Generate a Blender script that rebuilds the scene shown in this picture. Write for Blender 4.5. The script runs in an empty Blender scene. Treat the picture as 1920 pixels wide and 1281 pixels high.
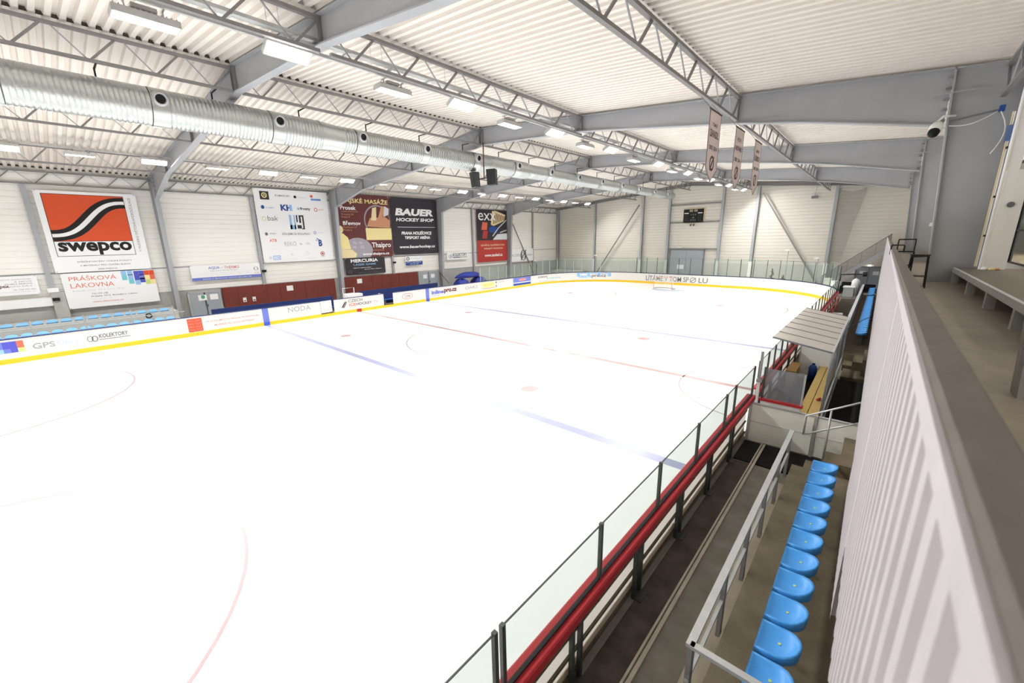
import bpy, math, random
from mathutils import Vector, Matrix
random.seed(11)
SC = bpy.context.scene
COL = SC.collection
PI = math.pi

# ------------------------------------------------------------------ materials
def lin(c):
    c = c / 255.0
    return c / 12.92 if c <= 0.04045 else ((c + 0.055) / 1.055) ** 2.4
def rgb(r, g, b): return (lin(r), lin(g), lin(b), 1.0)

MATS = {}
def mat(name, col, rough=0.6, metal=0.0, spec=0.3, vary=0.0, scale=3.0, bump=0.0, bscale=40.0, stretch=None, emit=0.0, coat=0.0):
    if name in MATS: return MATS[name]
    m = bpy.data.materials.new(name); m.use_nodes = True
    nt = m.node_tree; b = nt.nodes['Principled BSDF']
    c = rgb(*col)
    b.inputs['Base Color'].default_value = c
    b.inputs['Roughness'].default_value = rough
    b.inputs['Metallic'].default_value = metal
    b.inputs['Specular IOR Level'].default_value = spec
    if coat: b.inputs['Coat Weight'].default_value = coat; b.inputs['Coat Roughness'].default_value = 0.1
    if emit:
        b.inputs['Emission Color'].default_value = c
        b.inputs['Emission Strength'].default_value = emit
    if vary or bump:
        tc = nt.nodes.new('ShaderNodeTexCoord'); mp = nt.nodes.new('ShaderNodeMapping')
        nt.links.new(tc.outputs['Object'], mp.inputs['Vector'])
        if stretch: mp.inputs['Scale'].default_value = stretch
    if vary:
        n = nt.nodes.new('ShaderNodeTexNoise'); n.inputs['Scale'].default_value = scale
        n.inputs['Detail'].default_value = 6.0; n.inputs['Roughness'].default_value = 0.65
        nt.links.new(mp.outputs['Vector'], n.inputs['Vector'])
        rp = nt.nodes.new('ShaderNodeValToRGB')
        rp.color_ramp.elements[0].position = 0.3; rp.color_ramp.elements[1].position = 0.72
        lo, hi = 1.0 - vary, 1.0 + vary * 0.7
        rp.color_ramp.elements[0].color = (c[0]*lo, c[1]*lo, c[2]*lo, 1)
        rp.color_ramp.elements[1].color = (min(1, c[0]*hi), min(1, c[1]*hi), min(1, c[2]*hi), 1)
        nt.links.new(n.outputs['Fac'], rp.inputs['Fac']); nt.links.new(rp.outputs['Color'], b.inputs['Base Color'])
    if bump:
        n2 = nt.nodes.new('ShaderNodeTexNoise'); n2.inputs['Scale'].default_value = bscale; n2.inputs['Detail'].default_value = 4.0
        nt.links.new(mp.outputs['Vector'], n2.inputs['Vector'])
        bp = nt.nodes.new('ShaderNodeBump'); bp.inputs['Strength'].default_value = bump; bp.inputs['Distance'].default_value = 0.02
        nt.links.new(n2.outputs['Fac'], bp.inputs['Height']); nt.links.new(bp.outputs['Normal'], b.inputs['Normal'])
    MATS[name] = m
    return m

def sheer(name, col, opacity, rough=0.05, tint=(255, 255, 255), spec=0.5):
    """clear sheet: light passes straight through, tinted; the rest is a glossy surface of colour col"""
    if name in MATS: return MATS[name]
    m = bpy.data.materials.new(name); m.use_nodes = True
    nt = m.node_tree; b = nt.nodes['Principled BSDF']; out = nt.nodes['Material Output']
    b.inputs['Base Color'].default_value = rgb(*col); b.inputs['Roughness'].default_value = rough
    b.inputs['Specular IOR Level'].default_value = spec
    t = nt.nodes.new('ShaderNodeBsdfTransparent'); t.inputs['Color'].default_value = rgb(*tint)
    mx = nt.nodes.new('ShaderNodeMixShader')
    mx.inputs['Fac'].default_value = opacity
    nt.links.new(t.outputs['BSDF'], mx.inputs[1]); nt.links.new(b.outputs['BSDF'], mx.inputs[2])
    nt.links.new(mx.outputs['Shader'], out.inputs['Surface'])
    MATS[name] = m
    return m

ICE = mat('ice', (240, 243, 246), 0.22, 0, 0.22, vary=0.012, scale=0.35)
ICE_BLUE = mat('ice_blue', (162, 167, 200), 0.25, 0, 0.35, vary=0.06, scale=2)
ICE_RED = mat('ice_red', (184, 152, 150), 0.25, 0, 0.35, vary=0.04, scale=2)
ICE_PINK = mat('ice_pink', (184, 164, 168), 0.2, 0, 0.35)
ICE_CREASE = mat('ice_crease', (188, 200, 216), 0.2, 0, 0.35)
DECK = mat('roof_deck', (233, 226, 218), 0.55, 0, 0.3, vary=0.02, scale=1.5)
DARKGAP = mat('rib_shade', (70, 66, 58), 0.9)  # shade of the open rib hollows, put on as a dark colour
STEEL = mat('grey_steel', (170, 172, 177), 0.5, 0, 0.3, vary=0.05, scale=1.2)
STEELD = mat('truss_steel', (134, 132, 132), 0.5, 0, 0.3)
GALV = mat('galvanised', (196, 198, 198), 0.42, 0.45, 0.5, vary=0.08, scale=9)
DUCT = mat('duct_metal', (200, 204, 203), 0.29, 0.82, 0.5, vary=0.06, scale=6)
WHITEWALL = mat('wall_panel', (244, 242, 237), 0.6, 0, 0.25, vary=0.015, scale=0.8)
FARWALL_DIM = mat('wall_panel_far_dim', (222, 218, 209), 0.6, 0, 0.25, vary=0.015, scale=0.8)  # same panel as the banner wall, darkened to stand for dimmer light there
FARPLINTH = mat('plinth_far', (204, 203, 197), 0.8, 0, 0.2, vary=0.06, scale=2)
GOALC = mat('goal_frame', (226, 160, 150), 0.5)
PLINTH = mat('plinth', (184, 184, 180), 0.8, 0, 0.2, vary=0.10, scale=2.5)
MAROON = mat('maroon', (124, 62, 54), 0.65, 0, 0.25, vary=0.08, scale=3, stretch=(1, 1, 0.2))
DOORG = mat('door_grey', (164, 171, 180), 0.5, 0, 0.3)
LAMPW = mat('lamp_body', (196, 196, 194), 0.5)
EMIT = mat('lamp_light', (255, 250, 242), 0.5, emit=1.0)
WHITE = mat('white', (246, 246, 246), 0.45, 0, 0.3)
BANNER = mat('banner_white', (240, 241, 243), 0.6, 0, 0.2)
BLACK = mat('black', (28, 28, 30), 0.6)
SOFTBLACK = mat('soft_black', (44, 42, 44), 0.7)
GREYTXT = mat('grey_text', (118, 120, 126), 0.6)
LGREY = mat('light_grey', (196, 199, 203), 0.6)
YELLOW = mat('kick_yellow', (228, 188, 40), 0.4)
REDCAP = mat('cap_red', (190, 46, 54), 0.42, vary=0.06, scale=8)
NAVY = mat('navy', (36, 52, 104), 0.6)
LINEBLUE = mat('line_blue', (70, 96, 206), 0.5)
BLUEBD = mat('board_blue', (108, 122, 200), 0.5)
BLUE = mat('blue', (44, 78, 150), 0.55)
SEATB = mat('seat_blue', (70, 156, 232), 0.38, 0, 0.45, vary=0.07, scale=7)
SEATL = mat('seat_blue_pale', (128, 184, 232), 0.42, 0, 0.4, vary=0.05, scale=7)
CONC = mat('concrete', (150, 146, 136), 0.85, 0, 0.2, vary=0.22, scale=2.2, bump=0.25, bscale=30)
CONCB = mat('concrete_brown', (126, 114, 94), 0.85, 0, 0.2, vary=0.25, scale=2.0, bump=0.25, bscale=30)
CONCD = mat('concrete_dark', (88, 80, 73), 0.8, 0, 0.25, vary=0.42, scale=2.6, bump=0.3, bscale=24)
CONCL = mat('concrete_light', (206, 199, 182), 0.85, 0, 0.2, vary=0.14, scale=3)
GALFLOOR = mat('gallery_floor', (168, 159, 146), 0.5, 0, 0.35, vary=0.18, scale=1.6, bump=0.12, bscale=18)
CAPDARK = mat('parapet_cap', (112, 104, 98), 0.55, 0, 0.3, vary=0.16, scale=6)
SHEET = mat('parapet_sheet', (186, 180, 184), 0.5, 0, 0.35, vary=0.06, scale=5)
RUBBER = mat('rubber', (34, 32, 32), 0.9, vary=0.2, scale=5)
WOODY = mat('bench_wood', (206, 172, 104), 0.6, vary=0.15, scale=6, stretch=(6, 1, 6))
DECKTOP = mat('platform_top', (120, 112, 104), 0.6, vary=0.12, scale=3)
DKPOST = mat('dark_post', (74, 77, 74), 0.45, 0.2, 0.4)
DKRAIL = mat('dark_rail', (100, 92, 76), 0.75, vary=0.2, scale=6)
PALEB = mat('pale_blue_text', (196, 203, 224), 0.6)
MIDGREY = mat('mid_grey_text', (156, 158, 166), 0.6)
CREAM = mat('board_back', (252, 249, 240), 0.6, vary=0.06, scale=3)
ORANGE = mat('orange_red', (216, 84, 48), 0.6)
RED = mat('red', (178, 62, 58), 0.55)
SALMON = mat('salmon', (224, 108, 84), 0.6)
PINKT = mat('pink_text', (216, 140, 138), 0.6)
GREYB = mat('fair_grey', (214, 216, 220), 0.6)
TANB = mat('beige', (232, 216, 170), 0.6)
PEACH = mat('peach', (206, 150, 116), 0.6)
BROWNR = mat('brown_red', (104, 56, 56), 0.6)
LILAC = mat('lilac_grey', (164, 160, 168), 0.6)
CREAMY = mat('cream_yellow', (240, 224, 160), 0.6)
SKYB = mat('sky_blue', (148, 190, 232), 0.6)
CYAN = mat('cyan', (120, 200, 210), 0.6)
GREENL = mat('lime', (196, 214, 130), 0.6)
PURP = mat('indigo', (84, 84, 190), 0.6)
PENN = mat('pennant_cloth', (234, 220, 218), 0.8)
PENB = mat('pennant_print', (112, 88, 88), 0.8)
ANTH = mat('anthracite', (58, 54, 60), 0.6)
SPKR = mat('speaker_grey', (72, 74, 74), 0.7)
TARP = mat('tarp_blue', (44, 58, 150), 0.55, vary=0.25, scale=4)
GLASS = sheer('rink_glass', (226, 238, 232), 0.05, 0.06, (231, 235, 233))
GLASSG = sheer('end_glass', (206, 222, 214), 0.04, 0.06, (247, 250, 248))
POLY = sheer('canopy_sheet', (246, 240, 230), 0.52, 0.3, (226, 226, 222))
SCRATCH = sheer('scratched_sheet', (206, 207, 211), 0.24, 0.3, (214, 216, 222))
NET = sheer('netting', (150, 146, 140), 0.42, 0.9, (255, 255, 255), 0.0)
MESHN = sheer('mesh_infill', (128, 124, 118), 0.45, 0.9, (255, 255, 255), 0.0)
NETW = sheer('goal_netting', (250, 248, 248), 0.14, 0.9, (255, 255, 255), 0.0)
WIN = sheer('window_glass', (220, 226, 226), 0.12, 0.03, (244, 246, 244))
def plastic(name, col, tr):
    m = mat(name, col, 0.45, 0, 0.3); nt = m.node_tree; b = nt.nodes['Principled BSDF']; out = nt.nodes['Material Output']
    t = nt.nodes.new('ShaderNodeBsdfTranslucent'); t.inputs['Color'].default_value = rgb(*col); mx = nt.nodes.new('ShaderNodeMixShader'); mx.inputs['Fac'].default_value = tr
    nt.links.new(b.outputs['BSDF'], mx.inputs[1]); nt.links.new(t.outputs['BSDF'], mx.inputs[2]); nt.links.new(mx.outputs['Shader'], out.inputs['Surface'])
    return m
HDPE = plastic('board_plastic', (248, 246, 242), 0.45)
ROOMW = mat('room_wall', (240, 232, 216), 0.8)

# ------------------------------------------------------------------ mesh builder
_tc = {}
def text2d(s, bold=0.0, shear=0.0):
    k = (s, bold, shear)
    if k in _tc: return _tc[k]
    cu = bpy.data.curves.new('t', 'FONT'); cu.body = s; cu.size = 1.0
    cu.offset = bold; cu.shear = shear; cu.resolution_u = 3; cu.fill_mode = 'FRONT'
    ob = bpy.data.objects.new('t', cu); COL.objects.link(ob)
    dg = bpy.context.evaluated_depsgraph_get()
    me = ob.evaluated_get(dg).to_mesh()
    vs = [(v.co.x, v.co.y) for v in me.vertices]; fs = [tuple(p.vertices) for p in me.polygons]
    fixed = []
    for f in fs:
        a = 0.0
        for i in range(len(f)):
            x0, y0 = vs[f[i]]; x1, y1 = vs[f[(i+1) % len(f)]]; a += x0*y1 - x1*y0
        fixed.append(f if a > 0 else tuple(reversed(f)))
    bpy.data.objects.remove(ob); bpy.data.curves.remove(cu)
    _tc[k] = (vs, fixed)
    return _tc[k]

ORG = {}
class MB:
    def __init__(s): s.v = []; s.f = []; s.fm = []; s.ms = []
    def mi(s, m):
        if m not in s.ms: s.ms.append(m)
        return s.ms.index(m)
    def add(s, vs, fs, m):
        o = len(s.v); s.v += [tuple(p) for p in vs]; i = s.mi(m)
        for f in fs: s.f.append(tuple(o + k for k in f)); s.fm.append(i)
        return s
    def hexa(s, p, m):
        return s.add(p, [(3, 2, 1, 0), (4, 5, 6, 7), (0, 1, 5, 4), (1, 2, 6, 5), (2, 3, 7, 6), (3, 0, 4, 7)], m)
    def box(s, x0, x1, y0, y1, z0, z1, m):
        return s.hexa([(x0, y0, z0), (x1, y0, z0), (x1, y1, z0), (x0, y1, z0), (x0, y0, z1), (x1, y0, z1), (x1, y1, z1), (x0, y1, z1)], m)
    def bar(s, a, b, w, h, m, up=(0, 0, 1)):
        a = Vector(a); b = Vector(b); d = (b - a).normalized(); up = Vector(up)
        if abs(d.dot(up)) > 0.98: up = Vector((1, 0, 0))
        r = d.cross(up).normalized() * (w / 2); u = r.cross(d).normalized() * (h / 2)
        return s.hexa([a - r - u, a + r - u, a + r + u, a - r + u, b - r - u, b + r - u, b + r + u, b - r + u][0:8], m) if False else \
            s.hexa([a - r - u, b - r - u, b + r - u, a + r - u, a - r + u, b - r + u, b + r + u, a + r + u], m)
    def tube(s, pts, r, m, n=8, caps=True):
        pts = [Vector(p) for p in pts]; rs = r if isinstance(r, (list, tuple)) else [r] * len(pts)
        vs = []; fs = []; prev = None
        for i, p in enumerate(pts):
            if i == 0: d = pts[1] - pts[0]
            elif i == len(pts) - 1: d = pts[-1] - pts[-2]
            else: d = (pts[i+1] - p).normalized() + (p - pts[i-1]).normalized()
            d = d.normalized() if d.length > 1e-9 else Vector((0, 0, 1))
            if prev is None:
                a = Vector((0, 0, 1)) if abs(d.z) < 0.9 else Vector((1, 0, 0))
                prev = d.cross(a).normalized()
            x = (prev - d * prev.dot(d)).normalized(); prev = x; y = d.cross(x)
            for k in range(n):
                t = 2 * PI * k / n
                vs.append(p + (x * math.cos(t) + y * math.sin(t)) * rs[i])
        for i in range(len(pts) - 1):
            for k in range(n):
                a = i*n + k; b = i*n + (k+1) % n
                fs.append((a, b, b + n, a + n))
        if caps:
            fs.append(tuple(reversed(range(n)))); fs.append(tuple((len(pts)-1)*n + k for k in range(n)))
        return s.add(vs, fs, m)
    def lathe(s, p0, axis, prof, m, n=20):
        p0 = Vector(p0); d = Vector(axis).normalized(); a = Vector((0, 0, 1)) if abs(d.z) < 0.9 else Vector((1, 0, 0))
        x = d.cross(a).normalized(); y = d.cross(x); vs = []; fs = []
        for t, r in prof:
            for k in range(n): vs.append(p0 + d*t + (x*math.cos(2*PI*k/n) + y*math.sin(2*PI*k/n))*r)
        for i in range(len(prof) - 1):
            for k in range(n):
                q, c = i*n + k, i*n + (k+1) % n; fs.append((q, c, c + n, q + n))
        return s.add(vs, fs, m)
    def prism(s, poly, d0, d1, axis, m):
        """poly: list of 2d points; extruded along axis from d0 to d1 (axis 0: poly=(y,z); 1: (x,z); 2: (x,y))"""
        def P(a, b, d):
            return (d, a, b) if axis == 0 else ((a, d, b) if axis == 1 else (a, b, d))
        n = len(poly); vs = [P(a, b, d0) for a, b in poly] + [P(a, b, d1) for a, b in poly]
        fs = [tuple(range(n)), tuple(reversed(range(n, 2*n)))]
        for i in range(n):
            j = (i+1) % n; fs.append((i, i+n, j+n, j))
        return s.add(vs, fs, m)
    # drawing on a mapped surface F(u, v, off)
    def rect(s, F, u0, v0, u1, v1, lay, m, seg=1):
        for k in range(seg):
            a = u0 + (u1-u0)*k/seg; b = u0 + (u1-u0)*(k+1)/seg
            o = lay * EPS
            s.add([F(a, v0, o), F(b, v0, o), F(b, v1, o), F(a, v1, o)], [(0, 1, 2, 3)], m)
        return s
    def shape(s, F, pts, lay, m):
        o = lay * EPS
        return s.add([F(a, b, o) for a, b in pts], [tuple(range(len(pts)))], m)
    def disc(s, F, cu, cv, ru, rv, lay, m, n=20):
        return s.shape(F, [(cu + ru*math.cos(2*PI*k/n), cv + rv*math.sin(2*PI*k/n)) for k in range(n)], lay, m)
    def ring(s, F, cu, cv, ru, rv, w, lay, m, n=24, a0=0.0, a1=2*PI):
        o = lay * EPS
        for k in range(n):
            t0 = a0 + (a1-a0)*k/n; t1 = a0 + (a1-a0)*(k+1)/n
            q = []
            for t, q_ in ((t0, 0), (t1, 0), (t1, w), (t0, w)):
                q.append(F(cu + (ru - q_)*math.cos(t), cv + (rv - q_)*math.sin(t), o))
            s.add([q[3], q[0], q[1], q[2]], [(0, 1, 2, 3)], m)
        return s
    def stroke(s, F, pts, w, lay, m):
        o = lay * EPS; n = len(pts); L = []; R = []
        for i in range(n):
            a = pts[max(0, i-1)]; b = pts[min(n-1, i+1)]
            dx, dy = b[0]-a[0], b[1]-a[1]; l = math.hypot(dx, dy) or 1
            L.append((pts[i][0] - dy/l*w/2, pts[i][1] + dx/l*w/2)); R.append((pts[i][0] + dy/l*w/2, pts[i][1] - dx/l*w/2))
        for i in range(n-1):
            s.add([F(*R[i], o), F(*R[i+1], o), F(*L[i+1], o), F(*L[i], o)], [(0, 1, 2, 3)], m)
        return s
    def text(s, F, body, u0, v0, u1, v1, lay, m, bold=0.0, shear=0.0, rot=0):
        vs, fs = text2d(body, bold, shear)
        if not vs: return s
        x0 = min(p[0] for p in vs); x1 = max(p[0] for p in vs); y0 = min(p[1] for p in vs); y1 = max(p[1] for p in vs)
        o = lay * EPS; out = []
        for x, y in vs:
            a = (x-x0)/(x1-x0); b = (y-y0)/(y1-y0)
            if rot: a, b = 1 - b, a
            out.append(F(u0 + a*(u1-u0), v0 + b*(v1-v0), o))
        return s.add(out, fs, m)
    def build(s, name, parent=None, smooth=False, at=None):
        o = Vector(at) if at is not None else (ORG[parent.name] if parent is not None else Vector((0, 0, 0)))
        me = bpy.data.meshes.new(name)
        me.from_pydata([(x - o.x, y - o.y, z - o.z) for x, y, z in s.v], [], s.f)
        for m in s.ms: me.materials.append(m)
        me.polygons.foreach_set('material_index', s.fm)
        if smooth: me.polygons.foreach_set('use_smooth', [True] * len(me.polygons))
        me.validate(); me.update()
        ob = bpy.data.objects.new(name, me); COL.objects.link(ob)
        if parent is not None: ob.parent = parent
        elif at is not None: ob.location = o
        ORG[ob.name] = o
        return ob
EPS = 0.004

def tag(o, label, cat, group=None, kind=None):
    o['label'] = label; o['category'] = cat
    if group: o['group'] = group
    if kind: o['kind'] = kind
    return o
def struct(o, label=None, cat=None):
    o['kind'] = 'structure'
    if label: o['label'] = label; o['category'] = cat
    return o
def thing(name, label, cat, loc=(0, 0, 0), group=None):
    o = bpy.data.objects.new(name, None); COL.objects.link(o); o.location = loc
    o.empty_display_size = 0.1
    ORG[o.name] = Vector(loc)
    return tag(o, label, cat, group)
def dup(root, loc, label, group=None, rotz=None):
    r = root.copy(); COL.objects.link(r); r.location = loc; r['label'] = label
    if rotz is not None: r.rotation_euler.z = rotz
    if group: r['group'] = group
    for ch in list(root.children):
        c = ch.copy(); COL.objects.link(c); c.parent = r
        for g in list(ch.children):
            d = g.copy(); COL.objects.link(d); d.parent = c
    return r
def flat(o, u, v, n):
    o, u, v, n = Vector(o), Vector(u), Vector(v), Vector(n)
    return lambda a, b, c=0.0: o + u*a + v*b + n*c
ORD = ['first', 'second', 'third', 'fourth', 'fifth', 'sixth', 'seventh', 'eighth', 'ninth', 'tenth', 'eleventh', 'twelfth',
       'thirteenth', 'fourteenth', 'fifteenth', 'sixteenth', 'seventeenth', 'eighteenth', 'nineteenth', 'twentieth']
def nth(i):
    if i < 20: return ORD[i]
    t = {2: 'twenty', 3: 'thirty', 4: 'forty'}[(i+1)//10]
    return (t[:-1] + 'ieth') if (i+1) % 10 == 0 else t + '-' + ORD[(i+1) % 10 - 1]

# ------------------------------------------------------------------ camera
CAM = Vector((16.0, -15.88604, 5.35334))
FW = Vector((-0.64674139, 0.72309574, -0.24260692)); RT = Vector((0.74819554, 0.66324127, -0.01773273)); UP = Vector((-0.14808446, 0.1929859, 0.96996259))
cd = bpy.data.cameras.new('camera'); cam = bpy.data.objects.new('camera', cd); COL.objects.link(cam)
M = Matrix((RT, UP, -FW)).transposed().to_4x4(); M.translation = CAM
cam.matrix_world = M
cd.sensor_width = 36.0; cd.lens = 765.3753 / 1920 * 36.0; cd.clip_start = 0.03; cd.clip_end = 300
cd.dof.use_dof = True; cd.dof.focus_distance = 16.0; cd.dof.aperture_fstop = 2.0
SC.camera = cam

# ------------------------------------------------------------------ dimensions
XW = -20.6; YF = 35.6; YB = -34.0; XR = 19.0
FR = [-10.25, 1.65, 13.2, 24.4]
RIDGE = -1.65
def ztop(x): return 11.30 + (x - RIDGE) * 0.0875 if x < RIDGE else 11.34 - (x - RIDGE) * 0.0905
HL, HR, HY, RAD = -14.4, 13.85, 31.3, 8.5
# ------------------------------------------------------------------ ceiling, walls, floor
b = MB()
pitch = 0.285; dep = 0.11
ys = []
y = YB
prof = []
while y < YF + 0.3:
    prof += [(y, 0.0), (y + 0.125, 0.0), (y + 0.155, dep), (y + 0.255, dep)]
    y += pitch
def deckrun(x0, x1):
    n = len(prof); z0, z1 = ztop(x0) + 0.06, ztop(x1) + 0.06
    vs = [(x0, a, z0 + h) for a, h in prof] + [(x1, a, z1 + h) for a, h in prof]
    b.add(vs, [(i, i + n, i + n + 1, i + 1) for i in range(n - 1)], DECK)
xs = [XW - 0.3, -14.75, -8.2, RIDGE, 4.9, 11.4, XR + 0.2]
for k in range(6):
    x0, x1 = xs[k], xs[k+1]
    if x1 <= RIDGE + 0.01: deckrun(x0, x1)
    else: deckrun(x0 + 1e-4, x1)
# plates in the ribs over each purlin line, coloured as the hollows' shade
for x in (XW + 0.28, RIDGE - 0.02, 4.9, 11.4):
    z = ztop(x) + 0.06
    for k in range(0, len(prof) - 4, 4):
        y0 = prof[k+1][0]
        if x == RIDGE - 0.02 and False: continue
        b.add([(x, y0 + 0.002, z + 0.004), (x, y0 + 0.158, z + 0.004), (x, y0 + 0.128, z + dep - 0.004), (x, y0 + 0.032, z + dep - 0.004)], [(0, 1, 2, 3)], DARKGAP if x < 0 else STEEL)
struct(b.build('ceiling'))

def ribbed(F, u0, u1, v0, v1, m, step=0.33):
    bb = MB(); v = v0; pts = []
    while v < v1 - 0.01:
        w = min(v + step, v1)
        pts += [(v, 0.0), (max(v, w - 0.07), 0.0), (max(v, w - 0.055), -0.036), (w - 0.012, -0.036)]
        v = w
    pts.append((v1, 0.0))
    vs = [F(u0, a, c) for a, c in pts] + [F(u1, a, c) for a, c in pts]; n = len(pts)
    bb.add(vs, [(i, i + n, i + n + 1, i + 1) for i in range(n-1)], m)
    return bb
FL = flat((XW, 0, 0), (0, 1, 0), (0, 0, 1), (1, 0, 0))
b = ribbed(FL, YB, YF, 2.26, 9.95, WHITEWALL)
b.rect(FL, YB, -0.05, YF, 2.27, 3, PLINTH)
b.box(XW, XW + 0.04, YB, YF, 2.22, 2.27, STEEL)
b.box(XW, XW + 0.035, YB, YF, 3.86, 3.93, STEEL)
struct(b.build('wall_left'))
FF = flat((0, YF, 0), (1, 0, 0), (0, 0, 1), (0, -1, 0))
b = ribbed(FF, XW, XR + 5, 2.3, 11.7, FARWALL_DIM)
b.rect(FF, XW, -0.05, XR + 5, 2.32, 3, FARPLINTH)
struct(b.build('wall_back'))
FB = flat((0, YB, 0), (1, 0, 0), (0, 0, 1), (0, 1, 0))
b = MB(); b.rect(FB, XR + 5, -0.05, XW, 11.7, 0, WHITEWALL); struct(b.build('wall_front'))
# ground slab
b = MB(); b.box(XW - 0.3, XR + 5.2, YB - 0.3, YF + 0.3, -0.3, -0.03, CONC); struct(b.build('floor'))

# ------------------------------------------------------------------ ice with its lines
def ring_path(off=0.0, n=14):
    r = RAD - off; xl, xr, yy = HL + off, HR - off, HY - off
    pts = []
    for cx, cy, a0 in ((xr - r, yy - r, 0), (xl + r, yy - r, PI/2), (xl + r, -yy + r, PI), (xr - r, -yy + r, 1.5*PI)):
        for k in range(n + 1):
            t = a0 + PI/2*k/n; pts.append((cx + r*math.cos(t), cy + r*math.sin(t)))
    return pts
b = MB()
pp = ring_path(0.0)
b.prism(pp, 0.0, -0.028, 2, ICE)
FI = flat((0, 0, 0), (1, 0, 0), (0, 1, 0), (0, 0, 1))
EPS = 0.003
for yy in (-6.69, 6.69): b.rect(FI, HL + 0.02, yy - 0.16, HR - 0.02, yy + 0.16, 1, ICE_BLUE, 20)
b.rect(FI, HL + 0.02, -0.13, HR - 0.02, 0.13, 1, ICE_RED, 20)
for sgn in (-1, 1):
    b.rect(FI, HL + 0.9, sgn*26.9 - 0.03, HR - 0.9, sgn*26.9 + 0.03, 1, ICE_RED, 12)
    b.shape(FI, [(1.8*math.cos(t), sgn*(26.85 - 1.8*math.sin(t))) for t in [PI*k/16 for k in range(17)]][::(-1 if sgn > 0 else 1)], 0.5, ICE_CREASE)
    for cx in (-7.0, 7.0):
        cy = sgn * 18.79
        b.ring(FI, cx, cy, 4.53, 4.53, 0.06, 1, ICE_PINK, 64)
        b.disc(FI, cx, cy, 0.3, 0.3, 1, ICE_RED)
        for su in (-1, 1):
            for sv in (-1, 1):
                b.rect(FI, cx + su*0.6 - (0.9 if su < 0 else 0), cy + sv*0.35 - 0.025, cx + su*0.6 + (0.9 if su > 0 else 0), cy + sv*0.35 + 0.025, 1, ICE_PINK)
    for cx in (-7.0, 7.0): b.disc(FI, cx, sgn*4.9, 0.32, 0.32, 1, ICE_RED)
b.ring(FI, 0, 0, 4.53, 4.53, 0.06, 1, ICE_PINK, 64)
b.ring(FI, HR - 0.02, 0, 3.0, 3.0, 0.05, 1, ICE_RED, 32, PI/2, 1.5*PI)
b.disc(FI, 0, 0, 0.15, 0.15, 2, ICE_BLUE)
struct(b.build('ice_surface'))
EPS = 0.004

# ------------------------------------------------------------------ steel portal frames
FRN = ['in front of the air duct at the near end', 'second of the tall frames, holding the hanging loudspeakers', 'third of the tall frames down the hall', 'fourth of the tall frames, next before the scoreboard wall']
def isec(nm, web, inner, outer, y, par, m=STEEL, w=0.26):
    bb = MB()
    bb.prism(web, y - 0.012, y + 0.012, 1, m)
    for path in (inner, outer):
        for (xa, za), (xb, zb) in zip(path[:-1], path[1:]):
            bb.bar((xa, y, za), (xb, y, zb), w, 0.035, m, up=(0.001, 0, 1) if abs(xb-xa) > abs(zb-za) else (1, 0, 0))
    return bb.build(nm, par)
def frame(y, label):
    t = thing('steel_frame', label, 'steel frame', (XW, y, 0), 'tapered steel frames across the hall')
    isec('column', [(-20.58, 0), (-20.1, 0), (-19.62, 8.3), (-19.62, 9.7), (-20.58, 9.62)], [(-20.1, -0.02), (-19.62, 8.33)], [(-20.56, -0.02), (-20.56, 9.6)], y, t)
    isec('rafter', [(-19.62, 8.3), (-15.0, 9.3), (-8.3, 9.86), (RIDGE, 10.5), (RIDGE, 11.28), (-19.62, ztop(-19.42) - 0.02)],
         [(-19.62, 8.3), (-15.0, 9.3), (-8.3, 9.86), (RIDGE, 10.5)], [(-20.58, ztop(-20.58) - 0.02), (RIDGE, 11.3)], y, t)
    isec('rafter', [(RIDGE, 10.5), (4.9, 10.1), (11.4, 9.26), (13.4, 8.93), (16.75, 8.24), (16.75, ztop(16.75) - 0.02), (RIDGE, 11.3)],
         [(RIDGE, 10.5), (4.9, 10.1), (11.4, 9.26), (13.4, 8.93), (16.75, 8.24)], [(RIDGE, 11.32), (18.1, ztop(18.1) - 0.02)], y, t)
    isec('column', [(16.78, 9.6), (16.8, 8.24), (17.06, 4.3), (17.3, -0.02), (18.1, -0.02), (18.1, 9.5)], [(16.76, 9.68), (16.82, 8.24), (17.08, 4.3), (17.32, -0.02)], [(18.1, -0.02), (18.1, 9.5)], y, t)
    for x, z0 in ((-14.75, 9.34), (-8.3, 9.86), (RIDGE - 0.12, 10.5), (RIDGE + 0.12, 10.5), (4.9, 10.1), (11.4, 9.28)):
        MB().box(x - 0.012, x + 0.012, y - 0.125, y + 0.125, z0, ztop(x) - 0.04, STEELD).build('stiffener_plate', t)
    MB().box(-19.34, -19.30, y - 0.13, y + 0.13, 8.3, 9.68, STEEL).build('end_plate', t)
    bolt = None
    for s in (-1, 1):
        for k in range(5):
            for (x, z) in ((-19.26, 8.5 + k*0.25), (16.7, 8.35 + k*0.27)):
                if bolt is None:
                    bolt = MB().box(x - 0.06, x + 0.06, y + s*0.07 - 0.02, y + s*0.07 + 0.02, z, z + 0.045, STEELD).build('bolt', t); b0 = (x, s, z)
                else:
                    q = bolt.copy(); COL.objects.link(q); q.parent = t; q.location = (x - b0[0], (s - b0[1])*0.07, z - b0[2])
    MB().box(16.4, 17.25, y - 0.16, y - 0.13, 9.02, 9.06, STEEL).build('tie_rod', t)
    return t
for y, n in zip(FR, FRN): frame(y, 'grey tapered steel frame, ' + n)
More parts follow.
